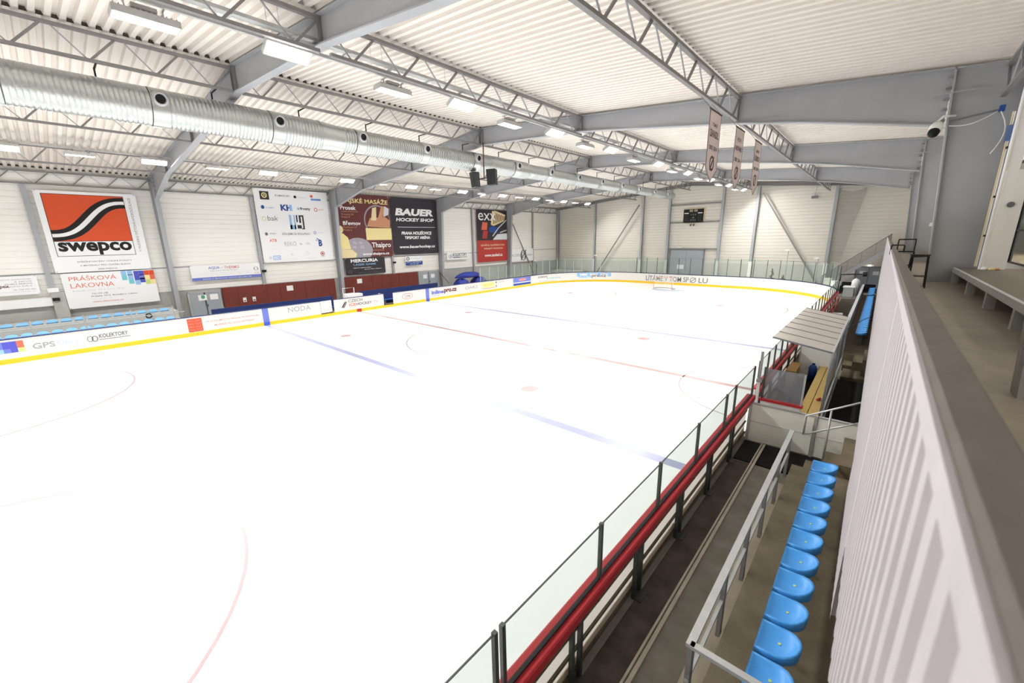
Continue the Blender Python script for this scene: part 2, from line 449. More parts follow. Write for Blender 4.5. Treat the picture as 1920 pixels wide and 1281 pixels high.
# end frame on the far wall
t = thing('gable_frame', 'slim grey sloping beam under the roof along the scoreboard wall', 'beam', (XW, YF - 0.25, 0))
bb = MB(); y = YF - 0.2
for xa, xb in ((-20.5, RIDGE), (RIDGE, 18.2)):
    bb.bar((xa, y, ztop(xa) - 0.2), (xb, y, ztop(xb) - 0.2), 0.05, 0.3, STEELD)
    for d in (0.06, 0.34): bb.bar((xa, y, ztop(xa) - d), (xb, y, ztop(xb) - d), 0.2, 0.025, STEEL)
bb.build('beam', t)
gcols = [(-20.3, 'in the corner beside the wall of banners'), (-14.15, 'first in from the banner wall corner'), (-7.35, 'meeting the top of the slanting brace'), (-3.95, 'on the duct side of the scoreboard'),
         (1.97, 'on the stand side of the scoreboard'), (5.35, 'beside the head of the second slanting brace'), (11.95, 'beside the grey hanging net')]
for x, d in gcols:
    bb = MB(); zt = ztop(x) - 0.35; w = 0.13
    bb.box(x - 0.012, x + 0.012, YF - 0.34, YF - 0.06, 0, zt, STEELD)
    for yy in (YF - 0.34, YF - 0.06): bb.box(x - w, x + w, yy - 0.012, yy + 0.012, 0, zt, STEEL)
    tt = thing('wall_column', 'grey steel column on the scoreboard wall, ' + d, 'column', (x, YF - 0.2, 0), 'columns of the scoreboard wall')
    bb.build('shaft', tt)
    if x > -19:
        MB().box(x - 0.16, x + 0.16, YF - 0.4, YF - 0.356, 0.02, 2.55, WHITE if x > 5 else GREYB).build('padded_base', tt)
for (x0, z0, x1, z1, d) in ((-7.75, 9.3, -14.0, 0.0, 'left'), (5.8, 9.6, 11.78, 0.0, 'right')):
    bb = MB(); bb.bar((x0, YF - 0.42, z0), (x1, YF - 0.42, z1), 0.12, 0.12, STEELD)
    tag(bb.build('slanting_brace'), 'slanting steel brace on the scoreboard wall, ' + ('leaning towards the banner wall' if d == 'left' else 'leaning towards the stand with the stairs'), 'brace', 'braces of the scoreboard wall')
for k, z in enumerate((8.95, 6.95, 3.88)):
    bb = MB(); bb.box(-3.85, 1.87, YF - 0.2, YF - 0.03, z - 0.06, z + 0.06, STEELD); struct(bb.build('trim_%d' % (k+1)))
# thin wall posts on the banner wall
for k, (y, d) in enumerate(((-15.87, 'beside the big red square banner'), (-4.55, 'beside the white sponsor banner'), (7.25, 'between the brown and black banners'), (18.3, 'beside the dark banner with red lower half'), (29.6, 'nearest the scoreboard wall corner'))):
    tt = thing('wall_post', 'slim grey steel post on the banner wall, ' + d, 'column', (XW, y, 0), 'slim posts of the banner wall')
    bb = MB(); bb.box(XW + 0.03, XW + 0.19, y - 0.09, y + 0.09, 0, 8.84, STEELD); bb.box(XW + 0.17, XW + 0.2, y - 0.11, y + 0.11, 0, 8.84, STEEL); bb.build('shaft', tt)
    if k == 0:
        MB().box(XW + 0.2, XW + 0.3, y - 0.12, y + 0.45, 1.26, 2.78, PLINTH).build('grey_casing', tt); MB().box(XW + 0.2, XW + 0.34, y - 0.2, y + 0.25, 2.8, 3.05, WHITE).build('white_box', tt)
    if k < 3:
        z = (2.45, 3.35, 3.4)[k]
        MB().box(XW + 0.301, XW + 0.4, y - 0.1, y + 0.2, z - 0.16, z + 0.02, BLACK).build('junction_box', tt)
bb = MB(); y0, z0, y1, z1 = 24.7, 8.0, 29.92, 0.0
bb.bar((XW + 0.36, y0, z0), (XW + 0.36, y1, z1), 0.1, 0.1, STEELD); tag(bb.build('slanting_brace'), 'slanting grey steel brace on the banner wall, crossing the round ring emblem', 'brace')

# ------------------------------------------------------------------ roof trusses
PW = 1.45
def bay_truss(x, y0, y1, label, group):
    t = thing('roof_truss', label, 'truss', (x, y0, 0), group)
    zt = (ztop(x) - 0.1) if abs(x - RIDGE) > 0.3 else ztop(x) - 0.12
    if x < -19.5: zt = 9.56
    zb = zt - (0.72 if x > -19 else 0.66)
    a, c = y0 + 0.14, y1 - 0.14
    MB().box(x - 0.06, x + 0.06, a, c, zt - 0.04, zt + 0.04, STEELD).build('top_chord', t)
    MB().box(x - 0.055, x + 0.055, a, c, zb - 0.04, zb + 0.04, STEELD).build('bottom_chord', t)
    n = max(2, round((y1 - y0) / PW)); p = (y1 - y0) / n
    d1 = d2 = None
    for k in range(n):
        ya, yb, yc = y0 + k*p, y0 + (k + 0.5)*p, y0 + (k + 1)*p
        if d1 is None:
            d1 = MB().bar((x, ya + 0.1, zt - 0.04), (x, yb - 0.05, zb + 0.04), 0.03, 0.03, STEEL).build('diagonal', t)
            d2 = MB().bar((x, yb + 0.05, zb + 0.04), (x, yc - 0.1, zt - 0.04), 0.055, 0.055, STEELD).build('diagonal', t)
        else:
            for d in (d1, d2):
                q = d.copy(); COL.objects.link(q); q.parent = t; q.location.y = k*p
    return t
TX = [(XW + 0.12, 'over the wall banners'), (-14.75, 'above the far floodlights'), (-8.2, 'between duct and far floodlights'), (RIDGE, 'along the ridge'),
      (4.9, 'beside the near floodlights'), (11.4, 'in line with the pennants'), (17.75, 'over the gallery')]
BY = [-22.0] + FR + [YF - 0.3]
BN = ['in the nearest bay', 'between first and second frames', 'between second and third frames', 'between third and fourth frames', 'in the last bay before the scoreboard wall']
for x, d in TX:
    for k in range(5):
        if k == 0 and x > 11: continue
        if x > 17 and k > 1: continue
        bay_truss(x, BY[k], BY[k+1], 'lattice roof truss %s, %s' % (d, BN[k]), 'roof trusses')

# ------------------------------------------------------------------ floodlights
def make_lamp(name):
    t = thing(name, '', 'floodlight', (0, 0, 0))
    bb = MB(); bb.box(-0.2, 0.2, -0.52, 0.52, 0.0, 0.11, LAMPW)
    for k in range(13): bb.box(-0.17, 0.17, -0.48 + k*0.08 - 0.008, -0.48 + k*0.08 + 0.008, 0.11, 0.15, LAMPW)
    for s in (-1, 1): bb.box(s*0.2 - 0.012, s*0.2 + 0.012, -0.52, 0.52, -0.022, 0.1, LAMPW); 
    for s in (-1, 1): bb.box(-0.2, 0.2, s*0.52 - 0.012, s*0.52 + 0.012, -0.022, 0.1, LAMPW)
    bb.build('housing', t)
    bb = MB(); bb.box(-0.17, 0.17, -0.49, -0.012, -0.02, -0.004, EMIT); bb.box(-0.17, 0.17, 0.012, 0.49, -0.02, -0.004, EMIT); bb.build('diffuser', t)
    bb = MB()
    for s in (-1, 1):
        bb.box(-0.025, 0.025, s*0.3 - 0.01, s*0.3 + 0.01, 0.1, 0.3, GALV)
        bb.box(-0.12, 0.12, s*0.3 - 0.01, s*0.3 + 0.01, 0.27, 0.3, GALV)
    bb.box(-0.06, 0.06, -0.2, 0.2, 0.2, 0.27, LAMPW)
    bb.build('bracket', t)
    return t
lamp = make_lamp('floodlight'); first = True
def put_lamp(x, y, z, tilt, label, group):
    global first
    ad = bpy.data.lights.get('flood') or bpy.data.lights.new('flood', 'AREA')
    ad.shape = 'RECTANGLE'; ad.size = 0.34; ad.size_y = 0.98; ad.spread = 2.5; ad.energy = 195.0; ad.color = (1.0, 0.995, 0.98)
    if first: o = lamp; o.location = (x, y, z); o['label'] = label; o['group'] = group; first = False
    else: o = dup(lamp, (x, y, z), label, group)
    if tilt: x += 0.14; o.location.x = x
    o.rotation_euler = (0, tilt, 0)
    lo = bpy.data.objects.new('flood_light', ad); COL.objects.link(lo); lo.rotation_euler = (0, tilt, 0); lo.location = Vector((x, y, z)) + Matrix.Rotation(tilt, 3, 'Y') @ Vector((0, 0, -0.03))
yA = [-16.3] + [-13.6, -10.95, -7.95, -5.3, -2.7, 0.15, 2.85, 5.2, 8.2, 11.4]
while len(yA) < 19: yA.append(yA[-1] + 2.7)
for k, y in enumerate(yA):
    put_lamp(4.3, y, 9.7 if k % 2 else 9.86, 0.0 if k % 2 else -0.5, 'white floodlight on the twin rails, %s from the near end, %s' % (nth(k), 'level' if k % 2 else 'tilted'), 'floodlights of the row on the twin rails')
for k in range(1, 6): put_lamp(4.3, -16.3 - 2.7*k, 9.8, 0.0 if k % 2 else -0.5, 'bright white floodlight of the twin rail row, beyond the near end of the view', 'floodlights of the row on the twin rails')
yB = [-16.15, -13.75, -11.05, -8.25, -5.6, -3.1, -0.5, 2.25, 4.9, 7.45, 10.4]
while len(yB) < 19: yB.append(yB[-1] + 2.66)
for k, y in enumerate(yB):
    put_lamp(-13.3, y, 9.6, -0.5 if k % 2 == 0 else 0.0, 'white floodlight on the single far rail, %s from the near end, %s' % (nth(k), 'level' if k % 2 else 'tilted'), 'floodlights of the row over the far boards')
for k in range(1, 6): put_lamp(-13.3, -16.15 - 2.66*k, 9.6, 0.0 if k % 2 else -0.5, 'white floodlight of the row over the far boards, beyond the near end of the view', 'floodlights of the row over the far boards')
# rails that carry them
def rails(name, label, x, z, xs2, y0, y1, drops):
    t = thing(name, label, 'rail', (x, y0, z))
    MB().box(x - 0.04, x + 0.04, y0, y1, z - 0.05, z + 0.03, GALV).build('mounting_rail', t)
    if xs2:
        bb = MB(); xx, zz = xs2
        bb.box(xx - 0.09, xx + 0.09, y0, y1, zz - 0.035, zz - 0.025, GALV); bb.box(xx - 0.1, xx - 0.085, y0, y1, zz - 0.035, zz + 0.04, GALV); bb.box(xx + 0.085, xx + 0.1, y0, y1, zz - 0.035, zz + 0.04, GALV)
        for k in range(3): bb.tube([(xx - 0.05 + 0.045*k, y0, zz - 0.01), (xx - 0.05 + 0.045*k, y1, zz - 0.01)], 0.014, BLACK if k else WHITE, 6)
        bb.build('cable_tray', t)
        clip = None; yy = y0 + 1.2
        while yy < y1 - 0.5:
            if clip is None:
                clip = MB().bar((x - 0.03, yy, z + 0.02), (xx, yy + 0.05, zz - 0.03), 0.05, 0.03, GALV).box(xx - 0.2, xx + 0.1, yy + 0.02, yy + 0.1, zz - 0.06, zz - 0.03, GALV).build('tray_clip', t); c0 = yy
            else:
                q = clip.copy(); COL.objects.link(q); q.parent = t; q.location.y = yy - c0
            yy += 1.35
    wire = None; yy = y0 + 0.8
    while yy < y1:
        for (wx, wz, dy) in [(x, z, 0)] + ([(xs2[0], xs2[1], 0.15)] if xs2 else []):
            MB().tube([(wx, yy + dy, wz), (wx, yy + dy, ztop(wx) + 0.05)], 0.006, GALV, 5).build('hanging_wire', t)
        yy += drops
rails('lamp_rail', 'twin galvanised rails with cables carrying the near row of floodlights', 4.3, 10.1, (4.62, 10.24), -31.0, 33.3, 2.7)
rails('lamp_rail', 'single galvanised rail carrying the row of floodlights over the far boards', -13.3, 9.9, None, -31.0, 33.0, 2.66)

# ------------------------------------------------------------------ spiral air duct
XD, ZD = -2.25, 9.68
t = thing('air_duct', 'long round galvanised spiral air duct hanging under the roof ridge', 'air duct', (XD, -20, ZD))
def spiral(y0, y1, r, smooth_):
    bb = MB(); n = 28; rows = []; y = y0; st = 0.12
    while y < y1 - 1e-6:
        e = min(y + st, y1)
        if smooth_: rows += [(y, r), (e, r)]
        else: rows += [(y, r), (e - 0.016, r), (e - 0.013, r + 0.007), (e - 0.003, r + 0.007)]
        y = e
    rows.append((y1, r)); vs = []; fs = []
    for a, q in rows:
        for k in range(n): vs.append((XD + q*math.cos(2*PI*k/n), a, ZD + q*math.sin(2*PI*k/n)))
    for i in range(len(rows)-1):
        for k in range(n):
            c, d = i*n + k, i*n + (k+1) % n; fs.append((c, c + n, d + n, d))
    bb.add(vs, fs, DUCT); return bb
secs = [(-21.0, -7.35, 0.56), (-6.45, 6.0, 0.50), (6.5, 18.5, 0.43), (18.9, 31.4, 0.36)]
for y0, y1, r in secs: spiral(y0, y1, r, False).build('duct_section', t, True)
for (ya, ra), (yb, rb) in (((-7.35, 0.56), (-6.45, 0.50)), ((6.0, 0.50), (6.5, 0.43)), ((18.5, 0.43), (18.9, 0.36))):
    MB().tube([(XD, ya, ZD), (XD, ya + 0.06, ZD), (XD, yb - 0.06, ZD), (XD, yb, ZD)], [ra + 0.012, ra, rb, rb + 0.012], DUCT, 28, False).build('reducer', t, True)
MB().tube([(XD, 31.4, ZD), (XD, 31.43, ZD)], [0.365, 0.365], DUCT, 28).build('end_cap', t)
ny = [-15.98, -12.48, -9.0, -5.6, -2.15, 1.37, 4.86, 8.36, 11.85, 15.3, 18.8, 22.3, 25.8, 29.3]
for y in ny:
    r = [q for (a, c, q) in secs if a - 1 <= y <= c + 1][0]
    q = MB().tube([(XD, y - 0.22, ZD), (XD, y + 0.22, ZD)], r + 0.016, DUCT, 28, False).build('collar', t, True)
    def P(k, e=0): return (XD + r*0.95 + (k - r)*0.98, y, ZD + r*0.28 - (k - r)*0.2)
    q = MB().lathe(P(r), (0.98, 0, -0.2), [(-0.14, 0.225), (0.05, 0.225), (0.09, 0.22), (0.15, 0.19), (0.18, 0.17), (0.18, 0.148), (0.13, 0.13), (0.08, 0.128)], GALV, 20)
    nz = q.build('nozzle', t, True)
    MB().tube([P(r + 0.08), P(r + 0.135)], 0.126, BLACK, 16).build('outlet', nz)
y = -19.6
while y < 31:
    r = [q for (a, c, q) in secs if a - 1 <= y <= c + 1][0]
    bb = MB(); bb.box(XD - 0.015, XD + 0.015, y - 0.02, y + 0.02, ZD + r - 0.01, 10.5, SOFTBLACK); bb.box(XD - 0.015, RIDGE, y - 0.02, y + 0.02, 10.45, 10.48, SOFTBLACK); bb.build('hanger', t)
    y += 2.9
# ------------------------------------------------------------------ banners on the left wall
XB = XW + 0.27
def banner(name, y0, y1, z0, z1, base, label, draw, cat='banner', x=XB, group=None):
    bb = MB(); bb.box(x - 0.012, x, y0, y1, z0, z1, base)
    W, H = y1 - y0, z1 - z0
    F = flat((x, y0, z0), (0, 1, 0), (0, 0, 1), (1, 0, 0))
    draw(bb, lambda a, c, o=0.0: F(a*W, c*H, o), W, H)
    # eyelets at the corners
    for a in (0.015, 0.985):
        for c in (0.012, 0.988): bb.disc(lambda u, v, o=0.0: F(u, v, o), a*W, c*H, 0.035, 0.035, 1, LGREY, 8)
    return tag(bb.build(name), label, cat, group)
def scurve(c0, n=26):
    # logo band centre line in unit square; returns points
    out = []
    for k in range(n + 1):
        a = k/n; s = 0.5 - 0.5*math.cos(PI*min(1, max(0, (a - 0.02)/0.96))); s = s*s*(3 - 2*s)*0.45 + s*0.55
        out.append((a, 0.12 + 0.74*s + c0))
    return out
def d_red(b, F, W, H):
    b.rect(F, 0.06, 0.20, 0.862, 0.965, 1, BLACK); b.rect(F, 0.066, 0.206, 0.856, 0.385, 2, BANNER); b.rect(F, 0.066, 0.391, 0.856, 0.959, 2, ORANGE)
    G = lambda u, v, o=0.0: F(0.066 + 0.79*u, 0.391 + 0.568*v, o)
    c = scurve(0.0)
    def band(w, lay, m):
        up, dn = [], []
        for i, (a, v) in enumerate(c):
            p, q = c[max(0, i-1)], c[min(len(c)-1, i+1)]; dx, dy = q[0]-p[0], q[1]-p[1]; l = math.hypot(dx, dy)
            nx, ny = -dy/l*w, dx/l*w
            up.append((min(1, max(0, a + nx)), min(1, v + ny))); dn.append((min(1, max(0, a - nx)), max(0, v - ny)))
        for i in range(len(c)-1):
            b.add([G(*dn[i], lay*EPS), G(*dn[i+1], lay*EPS), G(*up[i+1], lay*EPS), G(*up[i], lay*EPS)], [(0, 1, 2, 3)], m)
    band(0.118, 3, BLACK); band(0.036, 4, BANNER)
    b.text(F, 'swepco', 0.09, 0.212, 0.835, 0.378, 3, BLACK, bold=0.035)
    b.text(F, 'STŘEŠNÍ NÁTĚRY VYSOKÉ KVALITY', 0.23, 0.118, 0.80, 0.142, 1, GREYTXT, bold=0.01)
    b.text(F, 'A MATERIÁLY PRO ÚDRŽBU BUDOV', 0.25, 0.07, 0.78, 0.094, 1, GREYTXT, bold=0.01)
    b.text(F, 'V MODERNÍ SVĚTOVÁ HYDROIZOLACE', 0.895, 0.24, 0.935, 0.95, 1, GREYTXT, rot=1)
    b.text(F, 'www.swepco.cz', 0.42, 0.012, 0.62, 0.038, 1, GREYTXT)
banner('wall_banner', -15.55, -11.2, 3.9, 8.56, BANNER, 'big white banner with a red square crossed by a black and white wave', d_red)
def d_pras(b, F, W, H):
    for i, (u, v, m) in enumerate([(0.62, 0.86, SKYB), (0.69, 0.86, SKYB), (0.62, 0.72, CYAN), (0.69, 0.74, SKYB), (0.76, 0.84, PURP), (0.82, 0.84, PURP), (0.76, 0.70, PURP), (0.82, 0.62, PURP), (0.82, 0.72, BLUEBD), (0.88, 0.84, ORANGE), (0.94, 0.84, ORANGE),
                        (0.88, 0.70, CREAMY), (0.94, 0.70, SALMON), (0.88, 0.56, GREENL), (0.94, 0.56, CREAMY), (0.69, 0.60, CYAN), (0.76, 0.56, SKYB)]):
        b.rect(F, u, v, u + 0.06 - 0.001, v + 0.139, 1, m)
    b.text(F, 'PRÁŠKOVÁ', 0.07, 0.78, 0.56, 0.93, 1, SALMON, bold=-0.004); b.text(F, 'LAKOVNA', 0.07, 0.58, 0.52, 0.71, 1, SALMON, bold=-0.004)
    b.text(F, 'Rozměr pece: 3,5 x 2,2 x 1,8 m', 0.08, 0.47, 0.62, 0.52, 1, LGREY)
    b.text(F, '725 555 188', 0.26, 0.365, 0.43, 0.41, 1, GREYTXT); b.text(F, 'Pražská 1012, Brandýs n. Labem', 0.25, 0.28, 0.75, 0.335, 1, GREYTXT, bold=0.01)
    b.text(F, 'otevřeno po - pá', 0.25, 0.215, 0.46, 0.25, 1, LGREY); b.text(F, 'www.lakovnans.cz', 0.25, 0.13, 0.58, 0.18, 1, PINKT, bold=0.01)
banner('wall_banner', -15.4, -11.13, 1.72, 3.84, BANNER, 'pale banner with large thin red letters and a patch of coloured squares', d_pras)
def d_left(b, F, W, H):
    b.text(F, 'motopex', 0.36, 0.36, 0.645, 0.56, 1, BROWNR, bold=0.02)
    for k, (s, a) in enumerate((('ZÁMEČNICTVÍ  KOVOVÝROBA', 0.44), ('a servis', 0.72), ('PNEU SERVIS', 0.6), ('AUTO DÍLY', 0.6))): b.text(F, s, a, 0.8 - k*0.12, 0.93, 0.86 - k*0.12, 1, GREYTXT)
    b.text(F, 'tel. 728 202 001', 0.68, 0.26, 0.95, 0.31, 1, GREYTXT); b.text(F, 'www.motopex-servis.cz', 0.4, 0.14, 0.95, 0.2, 1, LGREY)
banner('wall_banner', -19.4, -16.35, 2.78, 3.84, BANNER, 'white advertising banner cut by the picture edge, beside the first slim wall post', d_left)
bn2 = MB(); bn2.box(XB - 0.012, XB, -20.5, -16.0, 2.02, 2.5, BANNER); tag(bn2.build('wall_strip'), 'low white strip hung on the grey plinth above the blue seats', 'banner')
def d_aqua(b, F, W, H):
    b.rect(F, 0, 0, 1, 0.2, 1, BLUEBD); b.text(F, 'AQUA', 0.24, 0.7, 0.4, 0.9, 1, BLUEBD, bold=0.02); b.text(F, '-', 0.42, 0.78, 0.44, 0.81, 1, GREYTXT); b.text(F, 'THERMO', 0.46, 0.7, 0.68, 0.9, 1, PINKT, bold=0.02)
    b.text(F, 'Radek Pytloun, Brandýs nad Labem', 0.26, 0.57, 0.66, 0.64, 1, GREYTXT)
    for z in (0.43, 0.32): b.text(F, 'montáž a opravy vodoinstalace, topení, plynu', 0.08, z, 0.85, z + 0.05, 1, LGREY)
    b.text(F, 'SERVIS A MONTÁŽ KOTLŮ 602 344 128', 0.14, 0.06, 0.84, 0.14, 2, WHITE, bold=0.01)
    b.ring(F, 0.93, 0.6, 0.035, 0.14, 0.012, 1, GREYTXT); b.text(F, 'PLYN', 0.9, 0.26, 0.97, 0.36, 1, PINKT)
banner('wall_banner', -9.15, -4.72, 2.86, 3.94, BANNER, 'low white banner with a blue bottom stripe, left of the grey junction box', d_aqua)
def d_49(b, F, W, H):
    b.rect(F, 0.075, 0.855, 0.19, 0.965, 1, ANTH); b.ring(F, 0.13, 0.912, 0.034, 0.036, 0.012, 2, CREAMY); b.text(F, 'A', 0.112, 0.895, 0.148, 0.93, 2, CREAMY)
    b.text(F, 'KLIMAPORT', 0.27, 0.905, 0.47, 0.93, 1, GREYTXT, bold=0.01); b.disc(F, 0.535, 0.912, 0.02, 0.02, 1, SOFTBLACK); b.text(F, 'ČEPRO', 0.565, 0.9, 0.70, 0.922, 1, LGREY)
    b.disc(F, 0.77, 0.935, 0.022, 0.02, 1, SALMON); b.rect(F, 0.755, 0.875, 0.905, 0.905, 1, SKYB); b.text(F, 'mototechna', 0.762, 0.88, 0.898, 0.902, 2, BLUE, bold=0.01)
    b.disc(F, 0.09, 0.755, 0.022, 0.025, 1, BLUE); b.text(F, 'IL. Interier', 0.13, 0.74, 0.235, 0.765, 1, BLUEBD)
    b.text(F, 'KH', 0.32, 0.715, 0.475, 0.8, 1, BLUE, bold=0.05); b.rect(F, 0.435, 0.715, 0.475, 0.8, 2, SKYB)
    b.rect(F, 0.545, 0.735, 0.575, 0.765, 1, SKYB); b.text(F, 'frosty', 0.585, 0.725, 0.73, 0.772, 1, SOFTBLACK, bold=0.03)
    b.ring(F, 0.81, 0.745, 0.026, 0.028, 0.01, 1, SALMON); b.text(F, 'optik', 0.845, 0.735, 0.925, 0.76, 1, SALMON)
    b.ring(F, 0.085, 0.6, 0.026, 0.03, 0.008, 1, GREENL); b.text(F, 'bak', 0.13, 0.575, 0.265, 0.64, 1, GREYTXT)
    # big number mark
    b.rect(F, 0.415, 0.46, 0.495, 0.52, 1, SKYB); b.rect(F, 0.415, 0.46, 0.445, 0.66, 1, SKYB); b.rect(F, 0.475, 0.46, 0.495, 0.66, 1, SKYB)
    b.rect(F, 0.51, 0.56, 0.53, 0.66, 1, ANTH); b.rect(F, 0.548, 0.55, 0.575, 0.66, 1, ANTH); b.rect(F, 0.515, 0.47, 0.575, 0.52, 1, ANTH); b.rect(F, 0.595, 0.46, 0.617, 0.66, 1, ANTH); b.rect(F, 0.575, 0.64, 0.6, 0.66, 1, ANTH); b.rect(F, 0.575, 0.46, 0.6, 0.475, 1, ANTH)
    b.text(F, 'DĚKUJEME ZA SPOLUPRÁCI', 0.29, 0.37, 0.68, 0.42, 1, GREYTXT, bold=0.01)
    b.disc(F, 0.085, 0.395, 0.02, 0.022, 1, GREYTXT); b.text(F, 'amper', 0.125, 0.382, 0.21, 0.407, 1, GREYTXT); b.ring(F, 0.755, 0.41, 0.02, 0.022, 0.008, 1, BLUEBD); b.text(F, 'eurowagon', 0.79, 0.4, 0.88, 0.418, 1, LGREY)
    b.text(F, 'ATB', 0.11, 0.285, 0.205, 0.325, 1, SALMON, bold=0.02); b.text(F, 'REKO', 0.3, 0.225, 0.465, 0.285, 1, LGREY, bold=0.02); b.text(F, 'GL', 0.51, 0.24, 0.55, 0.265, 1, GREYTXT); b.text(F, 'WALL', 0.6, 0.24, 0.67, 0.27, 1, LGREY, bold=0.02)
    b.text(F, 'B', 0.79, 0.21, 0.845, 0.31, 1, BLUE, bold=0.05); 
    for q in ((0.765, 0.3), (0.775, 0.325), (0.79, 0.318)): b.disc(F, q[0], q[1], 0.008, 0.008, 1, BLUE)
    b.disc(F, 0.09, 0.065, 0.02, 0.022, 1, GREYB); b.rect(F, 0.125, 0.035, 0.225, 0.095, 1, SKYB); b.text(F, 'EED', 0.135, 0.045, 0.215, 0.085, 2, WHITE, bold=0.02)
    b.text(F, 'K', 0.375, 0.09, 0.405, 0.12, 1, LGREY); b.ring(F, 0.61, 0.115, 0.022, 0.025, 0.006, 1, GREYB)
    for u in (0.31, 0.58, 0.1): b.text(F, 'stavby', u, 0.03 if u > 0.2 else 0.17, u + 0.14, 0.045 if u > 0.2 else 0.185, 1, GREYB)
    b.disc(F, 0.83, 0.1, 0.032, 0.034, 1, RED); b.ring(F, 0.83, 0.1, 0.022, 0.024, 0.008, 2, WHITE); b.text(F, 'praha', 0.8, 0.045, 0.86, 0.062, 1, RED)
banner('wall_banner', -4.37, 1.25, 3.9, 9.5, BANNER, 'tall white banner covered with many small sponsor logos', d_49)
def d_thai(b, F, W, H):
    b.text(F, 'THAJSKÉ MASÁŽE', 0.03, 0.845, 0.97, 0.95, 1, CREAMY, bold=0.02)
    b.text(F, 'Prosek', 0.09, 0.755, 0.36, 0.82, 1, WHITE, bold=0.02)
    for k, s in enumerate(('(u Jablonské druhé)', 'Prosecká 34', 'Praha 9')): b.text(F, s, 0.1, 0.715 - 0.042*k, 0.1 + (0.29, 0.21, 0.14)[k], 0.742 - 0.042*k, 1, PEACH)
    b.text(F, 'Břevnov', 0.11, 0.52, 0.42, 0.585, 1, WHITE, bold=0.02)
    for k, s in enumerate(('Patočkova 77', 'Praha 6')): b.text(F, s, 0.11, 0.475 - 0.045*k, 0.11 + (0.24, 0.14)[k], 0.502 - 0.045*k, 1, PEACH)
    b.disc(F, 0.74, 0.60, 0.25, 0.25, 1, LILAC, 40); b.disc(F, 0.745, 0.595, 0.235, 0.235, 2, BROWNR, 40)
    b.shape(F, [(0.53, 0.50), (0.98, 0.48), (0.99, 0.60), (0.9, 0.66), (0.6, 0.64)], 3, PEACH)
    b.shape(F, [(0.62, 0.60), (0.66, 0.80), (0.74, 0.82), (0.72, 0.60)], 4, TANB); b.shape(F, [(0.74, 0.60), (0.82, 0.62), (0.93, 0.82), (0.84, 0.84)], 4, PEACH)
    b.shape(F, [(0.86, 0.66), (0.97, 0.70), (0.985, 0.80), (0.9, 0.84)], 5, GREYB)
    b.rect(F, 0.5, 0.28, 1.0, 0.475, 6, CREAMY)
    for k in range(3): b.text(F, '• thajská masáž' if k < 2 else '• aroma olejová masáž', 0.54, 0.42 - 0.055*k, 0.84 if k < 2 else 0.95, 0.443 - 0.055*k, 7, TANB)
    b.shape(F, [(0.33 + 0.27*math.cos(2*PI*k/36), max(0.0, 0.12 + 0.20*math.sin(2*PI*k/36))) for k in range(36) if k < 23 or k > 31], 1, LILAC); b.text(F, 'Po - Ne', 0.26, 0.22, 0.42, 0.26, 2, GREYB); b.text(F, '10 - 22', 0.24, 0.15, 0.44, 0.19, 2, GREYB)
    # seated golden garden figure, plain
    b.disc(F, 0.05, 0.45, 0.05, 0.06, 3, TANB); b.shape(F, [(0.0, 0.14), (0.2, 0.14), (0.17, 0.32), (0.09, 0.39), (0.0, 0.39)], 3, CREAMY); b.shape(F, [(0.0, 0.0), (0.27, 0.0), (0.3, 0.06), (0.22, 0.13), (0.0, 0.14)], 3, TANB)
    b.text(F, 'Thaipro', 0.59, 0.13, 0.965, 0.24, 3, WHITE, bold=0.015); b.text(F, 'MASSAGE', 0.6, 0.1, 0.82, 0.122, 3, PEACH); b.text(F, 'www.thaipro.cz', 0.4, 0.02, 0.92, 0.075, 5, WHITE, bold=0.025)
banner('wall_banner', 1.85, 7.28, 3.97, 9.55, BROWNR, 'brown advertising banner with cream heading and a picture of massaging hands', d_thai)
def d_bauer(b, F, W, H):
    b.text(F, 'BAUER', 0.09, 0.69, 0.91, 0.815, 1, WHITE, bold=0.05, shear=0.15); b.text(F, 'HOCKEY SHOP', 0.1, 0.59, 0.92, 0.65, 1, WHITE, bold=0.035, shear=0.15)
    b.rect(F, 0.12, 0.485, 0.94, 0.493, 1, GREYB); b.text(F, 'PRAHA HOLEŠOVICE', 0.19, 0.355, 0.85, 0.425, 1, WHITE, bold=0.035, shear=0.15); b.text(F, 'TIPSPORT ARÉNA', 0.25, 0.275, 0.81, 0.34, 1, WHITE, bold=0.035, shear=0.15)
    b.text(F, 'www.bauerhockey.cz', 0.13, 0.10, 0.92, 0.165, 1, WHITE, bold=0.03, shear=0.15)
banner('wall_banner', 7.36, 13.0, 4.05, 9.56, ANTH, 'black advertising banner with bold white slanted capitals', d_bauer)
def d_merc(b, F, W, H):
    b.text(F, 'MERCURIA', 0.14, 0.74, 0.82, 0.94, 1, WHITE, bold=0.03); b.text(F, 'LASER GAME', 0.2, 0.55, 0.76, 0.66, 1, SKYB, bold=0.01)
    b.text(F, 'NEJVĚTŠÍ LASEROVÁ ARÉNA', 0.19, 0.38, 0.63, 0.44, 1, WHITE, bold=0.02); b.text(F, 'AKCE PRO FIRMY I VEŘEJNOST', 0.45, 0.27, 0.9, 0.33, 1, WHITE, bold=0.02); b.text(F, 'www.mercuria-lasergame.cz', 0.3, 0.08, 0.95, 0.14, 1, GREYTXT); b.ring(F, 0.1, 0.2, 0.04, 0.1, 0.012, 1, GREYTXT)
banner('wall_banner', 2.2, 6.27, 2.41, 3.93, ANTH, 'small dark banner hung under the brown massage banner', d_merc)
